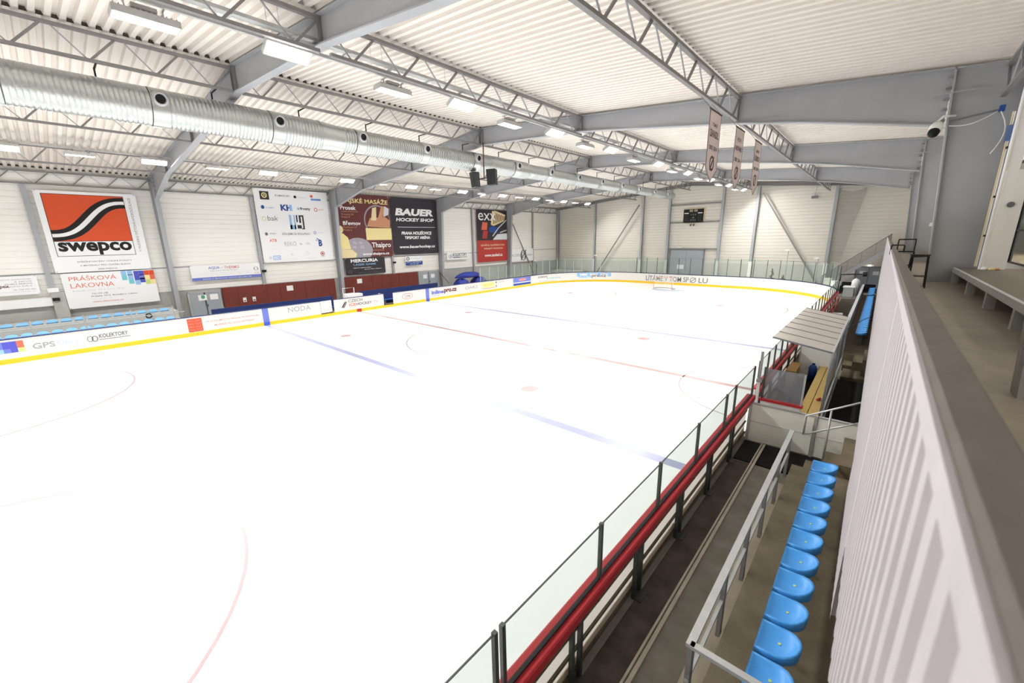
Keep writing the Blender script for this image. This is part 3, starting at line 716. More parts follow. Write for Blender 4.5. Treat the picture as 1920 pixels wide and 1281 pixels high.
def d_blue(b, F, W, H):
    b.rect(F, 0, 0, 1, 0.42, 1, BLUE); b.ring(F, 0.14, 0.72, 0.09, 0.22, 0.05, 1, ANTH); b.text(F, 'STAVEBNÍ', 0.3, 0.66, 0.9, 0.78, 1, SKYB); b.text(F, 'OPRAVY A REKONSTRUKCE', 0.05, 0.26, 0.92, 0.36, 2, WHITE); b.text(F, '603 441 228', 0.25, 0.08, 0.75, 0.18, 2, WHITE)
banner('wall_banner', 8.66, 10.74, 2.95, 3.87, BANNER, 'small white and blue sign under the black banner', d_blue)
def d_kol(b, F, W, H):
    b.ring(F, 0.15, 0.45, 0.06, 0.22, 0.02, 1, GREYTXT); b.ring(F, 0.23, 0.5, 0.06, 0.22, 0.02, 1, GREYTXT); b.text(F, 'KOLEKTORY', 0.28, 0.45, 0.95, 0.85, 1, SOFTBLACK, bold=0.02, shear=0.15); b.rect(F, 0.28, 0.26, 0.95, 0.36, 1, SOFTBLACK); b.rect(F, 0.62, 0.27, 0.94, 0.33, 2, GREENL)
banner('wall_banner', 14.08, 17.25, 3.22, 4.08, BANNER, 'narrow white sign with dark slanted letters above the blue tarpaulins', d_kol)
def d_exx(b, F, W, H):
    b.rect(F, 0, 0, 1, 0.42, 1, RED); b.rect(F, 0, 0.42, 1, 1, 1, ANTH)
    b.shape(F, [(0.5, 0.98), (0.62, 0.99), (0.95, 0.92), (0.9, 0.80), (0.55, 0.70), (0.45, 0.72)], 2, TANB)
    for k in range(7): b.shape(F, [(0.52 + 0.055*k, 0.73 + 0.012*k), (0.545 + 0.055*k, 0.735 + 0.012*k), (0.62 + 0.05*k, 0.95 - 0.01*k), (0.595 + 0.05*k, 0.955 - 0.01*k)], 3, BROWNR)
    b.shape(F, [(0.14, 0.62), (0.32, 0.62), (0.34, 0.76), (0.18, 0.77)], 2, SALMON); b.shape(F, [(0.16, 0.46), (0.30, 0.45), (0.35, 0.60), (0.2, 0.61)], 3, RED)
    b.shape(F, [(0.4, 0.58), (0.66, 0.56), (0.7, 0.66), (0.5, 0.70), (0.38, 0.66)], 2, LINEBLUE if False else BLUE); b.shape(F, [(0.5, 0.43), (1, 0.43), (1, 0.555), (0.66, 0.54)], 2, GREYB)
    b.stroke(F, [(0.98, 0.82), (0.7, 0.66), (0.5, 0.5)], 0.02, 4, GREYB); b.stroke(F, [(0.98, 0.62), (0.75, 0.57)], 0.02, 4, LGREY)
    b.text(F, 'exx', 0.05, 0.80, 0.62, 0.94, 5, WHITE)
    b.text(F, 'výměny osvětlení bez', 0.1, 0.30, 0.9, 0.355, 2, TANB); b.text(F, 'vstupní investice', 0.2, 0.235, 0.84, 0.285, 2, TANB); b.text(F, 'www.exxled.cz', 0.22, 0.1, 0.82, 0.16, 2, WHITE, bold=0.02)
banner('wall_banner', 18.85, 24.15, 2.72, 8.85, RED, 'tall banner with a dark hockey picture above and a red lower part', d_exx)
def d_logo(b, F, W, H):
    b.ring(F, 0.56, 0.5, 0.13, 0.42, 0.045, 1, SOFTBLACK); b.ring(F, 0.56, 0.5, 0.075, 0.26, 0.03, 1, GREYTXT); b.stroke(F, [(0.44, 0.1), (0.68, 0.92)], 0.035, 2, SOFTBLACK)
    b.text(F, 'HC LETCI', 0.04, 0.42, 0.40, 0.6, 1, GREYTXT); b.text(F, 'LETŇANY', 0.72, 0.42, 0.97, 0.6, 1, GREYTXT)
banner('wall_banner', 24.75, 29.45, 2.45, 4.1, BANNER, 'white banner with a dark round ring emblem in its middle', d_logo)

# ------------------------------------------------------------------ lower left wall: maroon panels, doors
def wall_panel(y0, y1, z1, label):
    bb = MB(); bb.box(XW + 0.05, XW + 0.22, y0, y1, 0, z1, MAROON); y = y0
    while y < y1 - 0.3: bb.box(XW + 0.22, XW + 0.232, y, y + 0.03, 0, z1, BROWNR); y += 1.0
    return tag(bb.build('maroon_wall_panel'), label, 'wall panel', 'maroon panels behind the players benches')
wall_panel(-7.5, 1.1, 2.22, 'maroon panelling under the tall white sponsor logo banner')
wall_panel(1.75, 10.0, 2.22, 'maroon panelling under the small dark banner')
def dbl_door(nm, y0, y1, z1):
    t = bpy.data.objects.new(nm, None); COL.objects.link(t); t.location = (XW + 0.05, y0, 0); ORG[t.name] = Vector(t.location); struct(t)
    m = (y0 + y1)/2
    for a, c in ((y0, m - 0.01), (m + 0.01, y1)):
        lf = MB().box(XW + 0.05, XW + 0.2, a + 0.04, c - 0.04, 0, z1 - 0.06, DOORG).build('door_leaf', t)
    bb = MB()
    for yy in (y0, y1): bb.box(XW + 0.04, XW + 0.22, yy - 0.05, yy + 0.05, 0, z1, GALV)
    bb.box(XW + 0.04, XW + 0.22, y0, y1, z1 - 0.06, z1 + 0.04, GALV); bb.build('door_frame', t)
    MB().box(XW + 0.2, XW + 0.26, m + 0.06, m + 0.1, 1.0, 1.14, SOFTBLACK).build('door_handle', t)
    for yy in (y0 + 0.55, m + 0.3):
        tag(MB().box(XW + 0.2, XW + 0.206, yy, yy + 0.5, 1.45, 1.85, WHITE).build('paper_sign'), 'white notice on the %s leaf of the grey door %s' % ('first' if yy < m else 'second', 'beside the blue seats' if y0 < 0 else 'beside the blue tarpaulins'), 'sign')
    return t
dbl_door('door_1', -9.55, -7.65, 2.08); dbl_door('door_2', 10.2, 12.75, 2.2)
tag(MB().disc(flat((XW + 0.21, 0, 0), (0, 1, 0), (0, 0, 1), (1, 0, 0)), -8.72, 1.7, 0.12, 0.14, 0, mat('sign_green', (90, 170, 140))).build('round_sticker'), 'small round green sticker on the grey double door beside the blue seats', 'sign')
for y, z, d in ((-3.0, 1.55, 'under the sponsor logo banner'), (3.2, 1.6, 'under the small dark banner')):
    tag(MB().box(XW + 0.235, XW + 0.24, y, y + 0.5, z, z + 0.42, WHITE).build('paper_sign'), 'white paper notice on the maroon panel ' + d, 'sign')
for y in (-6.25, -5.6):
    tt = thing('wall_socket', 'white socket cluster on the maroon panel, %s of the pair' % ('first' if y < -6 else 'second'), 'socket', (XW + 0.23, y, 1.2))
    MB().box(XW + 0.23, XW + 0.29, y, y + 0.22, 1.02, 1.36, WHITE).build('plate', tt); MB().box(XW + 0.29, XW + 0.31, y + 0.05, y + 0.17, 1.08, 1.16, BROWNR).build('outlet', tt)

# ------------------------------------------------------------------ boards
def bpath(s):
    """point, inward normal and tangent at arc length s; s=0 at (HL,0) running to +y, round the far end and back down the right side"""
    L1 = HY - RAD; A = RAD*PI/2; W = (HR - HL) - 2*RAD
    if s <= L1: return (HL, s, 1, 0)
    if s <= L1 + A:
        t = (s - L1)/RAD; return (HL + RAD - RAD*math.cos(t), HY - RAD + RAD*math.sin(t), math.cos(t), -math.sin(t))
    if s <= L1 + A + W: return (HL + RAD + s - L1 - A, HY, 0, -1)
    if s <= L1 + 2*A + W:
        t = (s - L1 - A - W)/RAD; return (HR - RAD + RAD*math.sin(t), HY - RAD + RAD*math.cos(t), -math.sin(t), -math.cos(t))
    return (HR, HY - RAD - (s - L1 - 2*A - W), -1, 0)
S1 = HY - RAD; SA = RAD*PI/2; SW = (HR - HL) - 2*RAD; S2 = S1 + SA; S3 = S2 + SW; S4 = S3 + SA
def SR(y): return S4 + (HY - RAD) - y      # arc length on the right side at y
def FBd(s, z, o=0.0):
    x, y, nx, ny = bpath(s); return Vector((x + nx*o, y + ny*o, z))
def sweep(bb, s0, s1, prof, m, step=0.35):
    curved = not (s1 <= S1 or s0 >= S4 or (s0 >= S2 and s1 <= S3))
    n = max(1, int((s1 - s0)/step)) if curved else 1
    vs = []; k = len(prof)
    for i in range(n + 1):
        s = s0 + (s1 - s0)*i/n
        vs += [FBd(s, z, o) for o, z in prof]
    fs = []
    for i in range(n):
        for j in range(k):
            a, c = i*k + j, i*k + (j+1) % k; fs.append((a, a + k, c + k, c))
    fs.append(tuple(range(k))); fs.append(tuple(n*k + j for j in reversed(range(k))))
    bb.add(vs, fs, m)
def board(s0, s1, label, cap, draw=None, back=None, group='rink boards'):
    x, y, nx, ny = bpath((s0+s1)/2)
    t = thing('rink_board', label, 'rink boards', (x, y, 0), group)
    bb = MB(); sweep(bb, s0, s1, [(0, 0.24), (0, 1.16), (-0.012, 1.16), (-0.012, 0.05), (0, 0.05)], HDPE)
    if draw: draw(bb)
    bb.build('panel', t)
    bb = MB(); sweep(bb, s0, s1, [(0.014, 0.0), (0.014, 0.235), (-0.001, 0.245), (-0.001, 0.0)], YELLOW); bb.build('kick_plate', t)
    bb = MB(); sweep(bb, s0, s1, cap[0], cap[1]); bb.build('top_cap', t)
    return t
THINCAP = ([(0.012, 1.16), (0.012, 1.2), (-0.09, 1.2), (-0.09, 1.16)], NAVY)
REDC = ([(0.03, 1.15), (0.03, 1.185), (0.01, 1.2), (-0.165, 1.2), (-0.185, 1.185), (-0.185, 1.08), (-0.16, 1.08), (-0.16, 1.15)], REDCAP)
FLB = FBd
def ad1(b):
    for k, m in enumerate((SKYB, BLUEBD, PURP, PURP, SALMON)): b.rect(FLB, -18.4 + 0.22*k, 0.72, -18.18 + 0.22*k, 1.06, 1, m)
    for k, m in enumerate((SKYB, SKYB, BLUEBD, PURP, GREENL)): b.rect(FLB, -18.4 + 0.22*k, 0.52, -18.18 + 0.22*k, 0.72, 1, m)
    b.text(FLB, 'GPS', -17.05, 0.55, -16.3, 0.83, 1, MIDGREY, bold=0.02); b.text(FLB, 'Dozor', -16.2, 0.58, -15.35, 0.86, 1, PALEB, bold=0.01); b.rect(FLB, -16.9, 0.46, -15.4, 0.475, 1, GREYB)
    b.ring(FLB, -15.05, 0.68, 0.12, 0.15, 0.03, 1, GREYTXT); b.ring(FLB, -14.88, 0.66, 0.12, 0.15, 0.03, 1, SOFTBLACK); b.text(FLB, 'KOLEKTORY', -14.72, 0.66, -13.55, 0.88, 1, GREYTXT, bold=0.03, shear=0.15); b.rect(FLB, -14.72, 0.565, -13.5, 0.6, 1, GREYTXT)
    b.text(FLB, 'PODPORUJEME MLADÉ HOKEJISTY', -15.0, 0.43, -13.6, 0.49, 1, LGREY)
    b.rect(FLB, -10.92, 0.27, -10.2, 1.07, 1, ORANGE)
    for i in range(2):
        for j in range(4): b.text(FLB, ('PRA', 'HA')[i] if j % 2 else ('PRA', 'GUE')[i], -10.87 + 0.34*i, 0.34 + 0.18*j, -10.6 + 0.34*i, 0.45 + 0.18*j, 2, PINKT)
    b.text(FLB, 'HLAVNÍ MĚSTO PRAHA PODPORUJE', -10.0, 0.72, -7.1, 0.86, 1, PINKT, bold=0.01); b.text(FLB, 'MLÁDEŽ HC LETCI LETŇANY', -9.6, 0.47, -7.4, 0.61, 1, PINKT, bold=0.01)
    b.rect(FLB, -6.87, 0.245, -6.5, 1.16, 1, BLUEBD); b.rect(FLB, -6.87, 0.01, -6.5, 0.245, 5, LINEBLUE)
    b.text(FLB, 'NODA', -5.25, 0.68, -3.7, 1.02, 1, MIDGREY)
    for s in (-18.9, -17.25, -15.3, -13.3, -11.2, -9, -4.5): b.rect(FLB, s, 0.25, s + 0.012, 1.15, 1, GREYB)
board(-21.8, -3.0, 'long white rink board with adverts in front of the two rows of blue seats', THINCAP, ad1)
def ad2(b):
    b.shape(FLB, [(-1.45, 0.5), (-1.2, 0.45), (-0.95, 0.85), (-1.05, 0.98), (-1.15, 0.8)], 1, GREYTXT); b.shape(FLB, [(-1.4, 0.55), (-1.3, 0.52), (-1.05, 0.92), (-1.15, 0.9)], 2, BROWNR)
    b.text(FLB, 'CZECH', -0.85, 0.82, 0.35, 1.04, 1, GREYTXT, bold=0.02); b.text(FLB, 'ICE', -0.8, 0.52, -0.25, 0.74, 1, SALMON, bold=0.02); b.text(FLB, 'HOCKEY', -0.22, 0.52, 1.15, 0.74, 1, GREYTXT, bold=0.03); b.text(FLB, '.TV', 1.18, 0.52, 1.72, 0.74, 1, PINKT)
    b.text(FLB, 'VIDEO Z ČESKÉHO HOKEJE', -0.8, 0.36, 1.5, 0.45, 1, LGREY)
    b.rect(FLB, -0.22, 0.0, 0.18, 0.245, 5, RED)
board(-1.98, 2.22, 'short white rink board between the two open bench doors, with grey lettering', THINCAP, ad2)
def ad3(b):
    b.ring(FLB, 4.55, 0.72, 0.55, 0.26, 0.04, 1, PINKT); b.text(FLB, 'CMR', 4.3, 0.6, 4.85, 0.82, 1, GREYTXT)
    b.rect(FLB, 6.5, 0.245, 6.88, 1.16, 1, BLUEBD); b.rect(FLB, 6.5, 0.0, 6.88, 0.245, 5, LINEBLUE)
    b.text(FLB, 'inline', 7.15, 0.56, 8.6, 0.92, 1, BLUEBD, bold=0.05); b.text(FLB, 'pro.cz', 8.62, 0.5, 10.2, 0.92, 1, BROWNR, bold=0.05); b.text(FLB, 'eshop', 7.15, 0.4, 8.1, 0.47, 1, BROWNR)
    b.text(FLB, 'OAKS', 11.3, 0.6, 13.0, 0.9, 1, MIDGREY); b.rect(FLB, 13.55, 0.52, 15.5, 1.06, 1, CREAMY); b.text(FLB, 'ELKOV', 13.9, 0.66, 15.2, 0.92, 2, YELLOW, bold=0.02); b.rect(FLB, 13.55, 0.42, 15.5, 0.46, 1, SALMON)
    for s in (15.75,): b.disc(FLB, s, 0.95, 0.1, 0.1, 1, GREYTXT); b.disc(FLB, s, 0.55, 0.1, 0.1, 1, GREYTXT)
    b.text(FLB, 'Bonver', 16.1, 0.86, 17.1, 0.98, 1, PINKT)
    b.rect(FLB, 18.5, 0.62, 21.6, 1.14, 1, BLUEBD); b.rect(FLB, 18.5, 0.28, 21.6, 0.52, 1, BLUE); b.rect(FLB, 18.5, 0.52, 21.6, 0.62, 1, GREYB); b.disc(FLB, 20.1, 0.88, 0.7, 0.16, 2, PINKT)
    for s in (7.0, 10.9, 13.3, 17.3): b.rect(FLB, s, 0.25, s + 0.015, 1.15, 1, GREYB)
board(3.12, S1, 'white rink board with a blue square advert, in front of the blue tarpaulins', THINCAP, ad3)
def ad4(b):
    b.text(FLB, 'GEIS', 22.95, 0.78, 24.6, 0.98, 1, GREYTXT, bold=0.02, shear=0.1); b.text(FLB, 'logistics', 24.5, 0.52, 26.6, 0.76, 1, CYAN, bold=0.02, shear=0.1); b.rect(FLB, 23.2, 0.36, 26.0, 0.39, 1, CYAN, 8)
    for k in range(10): b.rect(FLB, 28.8 + 0.43*k, 1.0 - 0.35*(k % 3 == 0), 29.2 + 0.43*k, 1.12, 1, SKYB)
    b.text(FLB, 'team', 29.0, 0.5, 30.6, 0.86, 2, SKYB, bold=0.03, shear=0.1); b.text(FLB, 'pro.cz', 30.65, 0.46, 32.5, 0.86, 2, GREYTXT, bold=0.03, shear=0.1)
board(S1, S2, 'curved white rink board in the corner below the round ring emblem', THINCAP, ad4)
def ad5(b):
    u = S2 + (-4.62 - (HL + RAD))
    b.text(FLB, 'LÍTÁME V TOM SP', u, 0.36, u + 4.95, 1.06, 1, GREYTXT, bold=0.012); b.ring(FLB, u + 5.4, 0.62, 0.33, 0.3, 0.07, 1, GREYTXT); b.stroke(FLB, [(u + 5.1, 0.38), (u + 5.72, 0.9)], 0.07, 2, GREYTXT); b.text(FLB, 'LU', u + 6.0, 0.36, u + 6.95, 0.9, 1, GREYTXT, bold=0.012)
    b.rect(FLB, u + 8.5, 0.25, u + 8.52, 1.15, 1, GREYB)
board(S2, S3, 'straight white rink board behind the goal, with tall grey capitals', THINCAP, ad5)
board(S3, S4, 'curved white rink board in the corner by the stand with the stairs', THINCAP)
YE = -3.9
def boardback(t, y0, y1):
    for z in (0.1, 0.42, 0.74): MB().box(HR + 0.0125, HR + 0.045, y0, y1, z - 0.022, z + 0.022, DKRAIL).build('back_rail', t)
    y = y0 + 0.4; k = 0
    while y < y1:
        bb = MB()
        for d in (-0.09, 0.09): bb.box(HR + 0.045, HR + 0.10, y + d - 0.026, y + d + 0.026, -0.02, 1.1, DKPOST)
        bb.box(HR + 0.05, HR + 0.2, y - 0.12, y + 0.12, -0.03, 0.0, DKPOST)
        bb.build('post', t); y += 1.72
tR = board(SR(-3.95), SR(-21.8), 'white rink board with a red top rail in front of the row of blue seats', REDC)
boardback(tR, -21.5, -4.0)
tR2 = board(SR(7.5), SR(-3.35), 'white rink board with a red top rail in front of the covered players bench', REDC); boardback(tR2, -3.2, 7.4)
tR3 = board(S4, SR(7.5), 'white rink board with a red top rail beyond the covered players bench', REDC); boardback(tR3, 7.8, HY - RAD)
# left bench doors standing open
def gate(name, y0, y1, x0, ang, label):
    t = thing(name, label, 'gate', (HL, y0, 0)); c, s_ = math.cos(ang), math.sin(ang); L = y1 - y0
    bb = MB(); p0 = Vector((HL - 0.03, y0, 0)); p1 = p0 + Vector((-s_*L, c*L, 0))
    bb.hexa([p0 + Vector((0, 0, 0.3)), p1 + Vector((0, 0, 0.3)), p1 + Vector((0.05, 0, 0.3)), p0 + Vector((0.05, 0, 0.3)), p0 + Vector((0, 0, 1.16)), p1 + Vector((0, 0, 1.16)), p1 + Vector((0.05, 0, 1.16)), p0 + Vector((0.05, 0, 1.16))], WHITE); bb.build('leaf', t)
    MB().tube([p1 + Vector((0.06, -0.1, 0.7)), p1 + Vector((0.12, -0.1, 0.7)), p1 + Vector((0.12, -0.25, 0.7))], 0.012, DKPOST).build('latch', t)
    MB().tube([p0 + Vector((0.02, 0, 0.2)), p0 + Vector((0.02, 0, 1.18))], 0.02, DKPOST).build('hinge_post', t)
    return t
gate('bench_gate', -2.98, -2.12, 0, 0.12, 'white bench gate set slightly back behind the long advert board')
gate('bench_gate', 2.24, 3.1, 0, 1.5, 'white bench gate swung fully open beside the short lettered board')
b = MB()
for y0, y1 in ((-3.0, -1.98), (2.22, 3.12)): b.box(HL - 0.1, HL + 0.02, y0, y1, 0, 0.2, YELLOW)
struct(b.build('trim_4'))
# ------------------------------------------------------------------ shield glass
def glass_run(stops, z1, label, group, off, m, post, first_post=True, dark=True, z0=1.2):
    """one thing per pane: pane and the post on its leading edge"""
    for i, (a, c) in enumerate(zip(stops[:-1], stops[1:])):
        x, y, nx, ny = bpath((a+c)/2)
        lab = label(i) if callable(label) else label
        t = thing('shield_glass', lab, 'glass panel', (x - nx*off, y - ny*off, z0), group)
        p, q = FBd(a, 0, -off), FBd(c, 0, -off); d = (q - p).normalized(); n = Vector((d.y, -d.x, 0))*0.006
        g = 0.02
        p2, q2 = p + d*g, q - d*g
        vs = []
        for zz in (z0, z1): vs += [p2 - n + Vector((0, 0, zz)), q2 - n + Vector((0, 0, zz)), q2 + n + Vector((0, 0, zz)), p2 + n + Vector((0, 0, zz))]
        MB().hexa(vs, m).build('pane', t)
        for e in ([p, q] if i == len(stops) - 2 else [p]):
            MB().bar((e.x, e.y, z0 - 0.35), (e.x, e.y, z1 + 0.015), 0.045, 0.045, post, (1, 0, 0)).build('post', t)
        if dark:
            MB().bar((p2.x, p2.y, z1), (q2.x, q2.y, z1), 0.016, 0.012, DKPOST).build('top_edge', t)
            MB().bar((p2.x, p2.y, z0 + 0.012), (q2.x, q2.y, z0 + 0.012), 0.045, 0.03, SOFTBLACK).build('bottom_channel', t)
OG = 0.085
ry = [-21.0, -19.2, -17.4, -15.6, -13.88]
glass_run([SR(y) for y in ry][::-1], 1.98, lambda i: 'low glass panel on the red rail at the near end, %s before the doubled post' % nth(i), 'low glass on the red rail', OG, GLASS, DKPOST)
ry = [-13.78, -12.01, -10.2, -8.42, -6.56, -5.82, -3.95]
glass_run([SR(y) for y in ry][::-1], 1.98, lambda i: 'low glass panel beside the blue seats, %s back from the players bench opening' % nth(i), 'low glass on the red rail', OG, GLASS, DKPOST)
ry = [-3.35, -2.1, -1.1, 0.1, 1.3, 2.5, 3.7, 4.9, 6.1, 7.3]
glass_run([SR(y) for y in ry][::-1], 1.98, lambda i: 'low glass panel along the covered players bench, %s back from its far end' % nth(i), 'low glass along the players bench', OG, GLASS, DKPOST)
ry = [7.4, 8.9, 10.4, 11.9, 13.4, 14.9, 16.4, 17.9, 19.4, 20.9, HY - RAD]
glass_run([SR(y) for y in ry][::-1], 2.1, lambda i: 'glass panel on the red rail beyond the players bench, %s back from the corner' % nth(i), 'glass beyond the players bench', OG, GLASSG, DKPOST)
n = 11; st = [S3 + SA*k/n for k in range(n + 1)]
glass_run(st, 2.95, lambda i: 'tall glass panel round the stairs corner, %s from the goal end' % nth(i), 'tall glass of the end boards', OG, GLASSG, DKPOST)
n = 9; st = [S2 + SW*k/n for k in range(n + 1)]
glass_run(st, 2.98, lambda i: 'tall glass panel behind the goal, %s from the banner wall side' % nth(i), 'tall glass of the end boards', OG, GLASSG, DKPOST)
n = 12; st = [S1 + SA*k/n for k in range(n + 1)]
glass_run(st, 2.95, lambda i: 'tall glass panel round the banner wall corner, %s from the long side' % nth(i), 'tall glass of the end boards', OG, GLASSG, GALV)
st = [13.5 + k*1.33 for k in range(7)] + [S1]
glass_run(st, 2.6, lambda i: 'glass panel by the blue tarpaulins, %s counting towards the corner' % nth(i), 'glass by the blue tarpaulins', OG, GLASSG, GALV)

# ------------------------------------------------------------------ goal
t = thing('goal', 'small red framed hockey goal with white netting on the far ice', 'goal', (-0.8, 26.9, 0))
gx0, gx1, gy = -1.72, 0.2, 26.75
bb = MB(); bb.tube([(gx0, gy, 0), (gx0, gy, 1.18), (gx0 + 0.06, gy, 1.23), (gx1 - 0.06, gy, 1.23), (gx1, gy, 1.18), (gx1, gy, 0)], 0.03, GOALC, 10); bb.build('front_frame', t, True)
bb = MB(); bb.tube([(gx0, gy, 0.03), (gx0 - 0.1, gy + 0.7, 0.03), (gx0 + 0.25, gy + 1.1, 0.03), (gx1 - 0.25, gy + 1.1, 0.03), (gx1 + 0.1, gy + 0.7, 0.03), (gx1, gy, 0.03)], 0.025, GREYTXT, 8)
bb.tube([(gx0, gy, 1.2), (gx0 + 0.15, gy + 0.5, 1.2), (gx1 - 0.15, gy + 0.5, 1.2), (gx1, gy, 1.2)], 0.02, GREYB, 8); bb.tube([((gx0+gx1)/2, gy + 0.5, 1.2), ((gx0+gx1)/2, gy + 1.1, 0.03)], 0.018, GREYB, 8); bb.build('base_frame', t, True)
bb = MB(); bot = [(gx0, gy), (gx0 - 0.1, gy + 0.7), (gx0 + 0.25, gy + 1.1), (gx1 - 0.25, gy + 1.1), (gx1 + 0.1, gy + 0.7), (gx1, gy)]; top = [(gx0, gy), (gx0 + 0.08, gy + 0.3), (gx0 + 0.15, gy + 0.5), (gx1 - 0.15, gy + 0.5), (gx1 - 0.08, gy + 0.3), (gx1, gy)]
for i in range(5): bb.add([(*bot[i], 0.03), (*bot[i+1], 0.03), (*top[i+1], 1.2), (*top[i], 1.2)], [(0, 1, 2, 3)], NETW)
bb.add([(*p, 1.2) for p in top], [tuple(range(6))], NETW); bb.build('net', t)

# ------------------------------------------------------------------ scoreboard and the far wall
t = thing('scoreboard', 'black scoreboard with pale trim high on the far wall', 'scoreboard', (-1.1, YF - 0.1, 6.9))
sx0, sx1, sz0, sz1 = -2.25, 0.0, 6.95, 8.4
MB().box(sx0 - 0.06, sx1 + 0.06, YF - 0.2, YF - 0.04, sz0 - 0.06, sz1 + 0.06, TANB).build('frame', t)
FS = flat((sx0, YF - 0.25, sz0), (1, 0, 0), (0, 0, 1), (0, -1, 0)); W, H = sx1 - sx0, sz1 - sz0
bb = MB(); bb.box(sx0, sx1, YF - 0.25, YF - 0.15, sz0, sz1, BLACK)
FS2 = lambda u, v, o=0.0: FS(u*W, v*H, o)
for u in (0.30, 0.39, 0.53, 0.62):
    for (a0, b0, a1, b1) in ((0, 0.0, 0.07, 0.03), (0, 0.13, 0.07, 0.16), (0, 0.0, 0.015, 0.16), (0.055, 0.0, 0.07, 0.16), (0, 0.065, 0.07, 0.095)): bb.rect(FS2, u + a0, 0.80 + b0, u + a1, 0.80 + b1, 1, TANB)
for u in (0.04, 0.72): bb.rect(FS2, u, 0.66, u + 0.22, 0.72, 1, WHITE)
for u in (0.08, 0.17, 0.76, 0.85):
    for v in (0.1, 0.28, 0.46): bb.rect(FS2, u, v, u + 0.05, v + 0.1, 1, SOFTBLACK); bb.rect(FS2, u + 0.01, v + 0.01, u + 0.02, v + 0.09, 2, GREYTXT)
bb.disc(FS2, 0.5, 0.35, 0.06, 0.05, 1, GREYTXT, 14)
for u in (0.4, 0.5, 0.6): bb.rect(FS2, u - 0.02, 0.1, u + 0.02, 0.22, 1, GREYTXT); bb.rect(FS2, u - 0.02, 0.52, u + 0.02, 0.62, 1, GREYTXT)
bb.build('display', t)
for x in (-1.35, -1.0):
    tt = thing('wall_horn', 'small dark horn under the scoreboard, %s of the pair' % ('first' if x < -1.2 else 'second'), 'horn', (x, YF - 0.05, 6.62))
    MB().tube([(x, YF - 0.06, 6.62), (x, YF - 0.16, 6.62), (x, YF - 0.3, 6.6)], [0.05, 0.05, 0.11], DKRAIL, 12).build('bell', tt); MB().box(x - 0.03, x + 0.03, YF - 0.12, YF - 0.03, 6.62, 6.76, DKRAIL).build('bracket', tt)
t = bpy.data.objects.new('door_3', None); COL.objects.link(t); t.location = (-1.6, YF, 0); ORG[t.name] = Vector(t.location); struct(t)
for a, c in ((-3.5, -1.6), (-1.58, 0.35)): MB().box(a, c, YF - 0.12, YF - 0.04, 0, 3.72, DOORG).build('door_leaf', t)
bb = MB(); bb.box(-3.62, -3.5, YF - 0.15, YF - 0.02, 0, 3.84, STEELD); bb.box(0.35, 0.47, YF - 0.15, YF - 0.02, 0, 3.84, STEELD); bb.box(-3.62, 0.47, YF - 0.15, YF - 0.02, 3.72, 3.84, STEELD); bb.build('door_frame', t)
bb = MB(); bb.box(-1.9, -1.3, YF - 0.16, YF - 0.12, 1.05, 1.12, GALV); bb.build('door_handle', t)
tag(MB().box(-2.6, -1.8, YF - 0.13, YF - 0.122, 1.5, 2.0, WHITE).build('paper_sign'), 'white notice on the tall grey double door under the scoreboard', 'sign')
bb = MB(); tt = thing('wall_lamp', 'small white wall lamp on the far wall above the grey double door', 'lamp', (-2.35, YF - 0.05, 4.05))
MB().box(-2.65, -2.05, YF - 0.2, YF - 0.04, 4.02, 4.12, WHITE).build('housing', tt); MB().tube([(-2.3, YF - 0.05, 4.1), (-2.3, YF - 0.2, 4.3), (-2.7, YF - 0.25, 4.32)], 0.02, GALV).build('arm', tt)
# hanging net by the stand
bb = MB(); vs = []; n = 8
for k in range(n + 1):
    f = k/n; sag = 0.25*math.sin(PI*f)
    vs.append((12.25 + 1.9*f, YF - 0.7 + 0.06*math.sin(5*f), 9.35 - sag + 0.05*f)); vs.append((12.1 + 0.95*f, YF - 0.75, 2.7))
bb.add(vs, [(2*k, 2*k + 1, 2*k + 3, 2*k + 2) for k in range(n)], NET)
tag(bb.build('safety_net'), 'grey see-through netting hanging beside the last column on the scoreboard wall', 'net')
bb = MB(); bb.tube([(13.9, YF - 0.6, 9.25), (16.6, YF - 0.5, 10.0)], 0.012, STEELD, 5); tag(bb.build('net_cord'), 'thin cord running up from the grey hanging net to the roof', 'cord')
tt = thing('sensor_box', 'small grey box on a wire near the far wall roof, beside the last column', 'sensor', (10.2, YF - 0.5, 8.8)); MB().box(10.0, 10.5, YF - 0.5, YF - 0.2, 8.72, 8.95, GREYTXT).build('case', tt); MB().tube([(10.25, YF - 0.35, 8.95), (10.4, YF - 0.35, 10.2)], 0.01, GREYTXT, 5).build('wire', tt)
for (x, z, lab) in ((-13.0, 3.0, 'slim white lamp post standing behind the end glass in the corner by the banner wall'), (8.9, 3.75, 'slim grey lamp post standing behind the end glass, near the foot of the slanting brace'), (11.5, 3.05, 'slim white lamp post behind the corner glass by the grey hanging net')):
    yp = YF - (2.5 if x > 11 else 1.6)
    tt = thing('lamp_post', lab, 'post', (x, yp, 0), 'posts behind the end glass')
    MB().tube([(x, yp, -0.03), (x, yp, z)], 0.045, GALV).build('pole', tt); MB().box(x - 0.3, x + 0.1, yp - 0.08, yp + 0.08, z, z + 0.12, WHITE).build('head', tt)
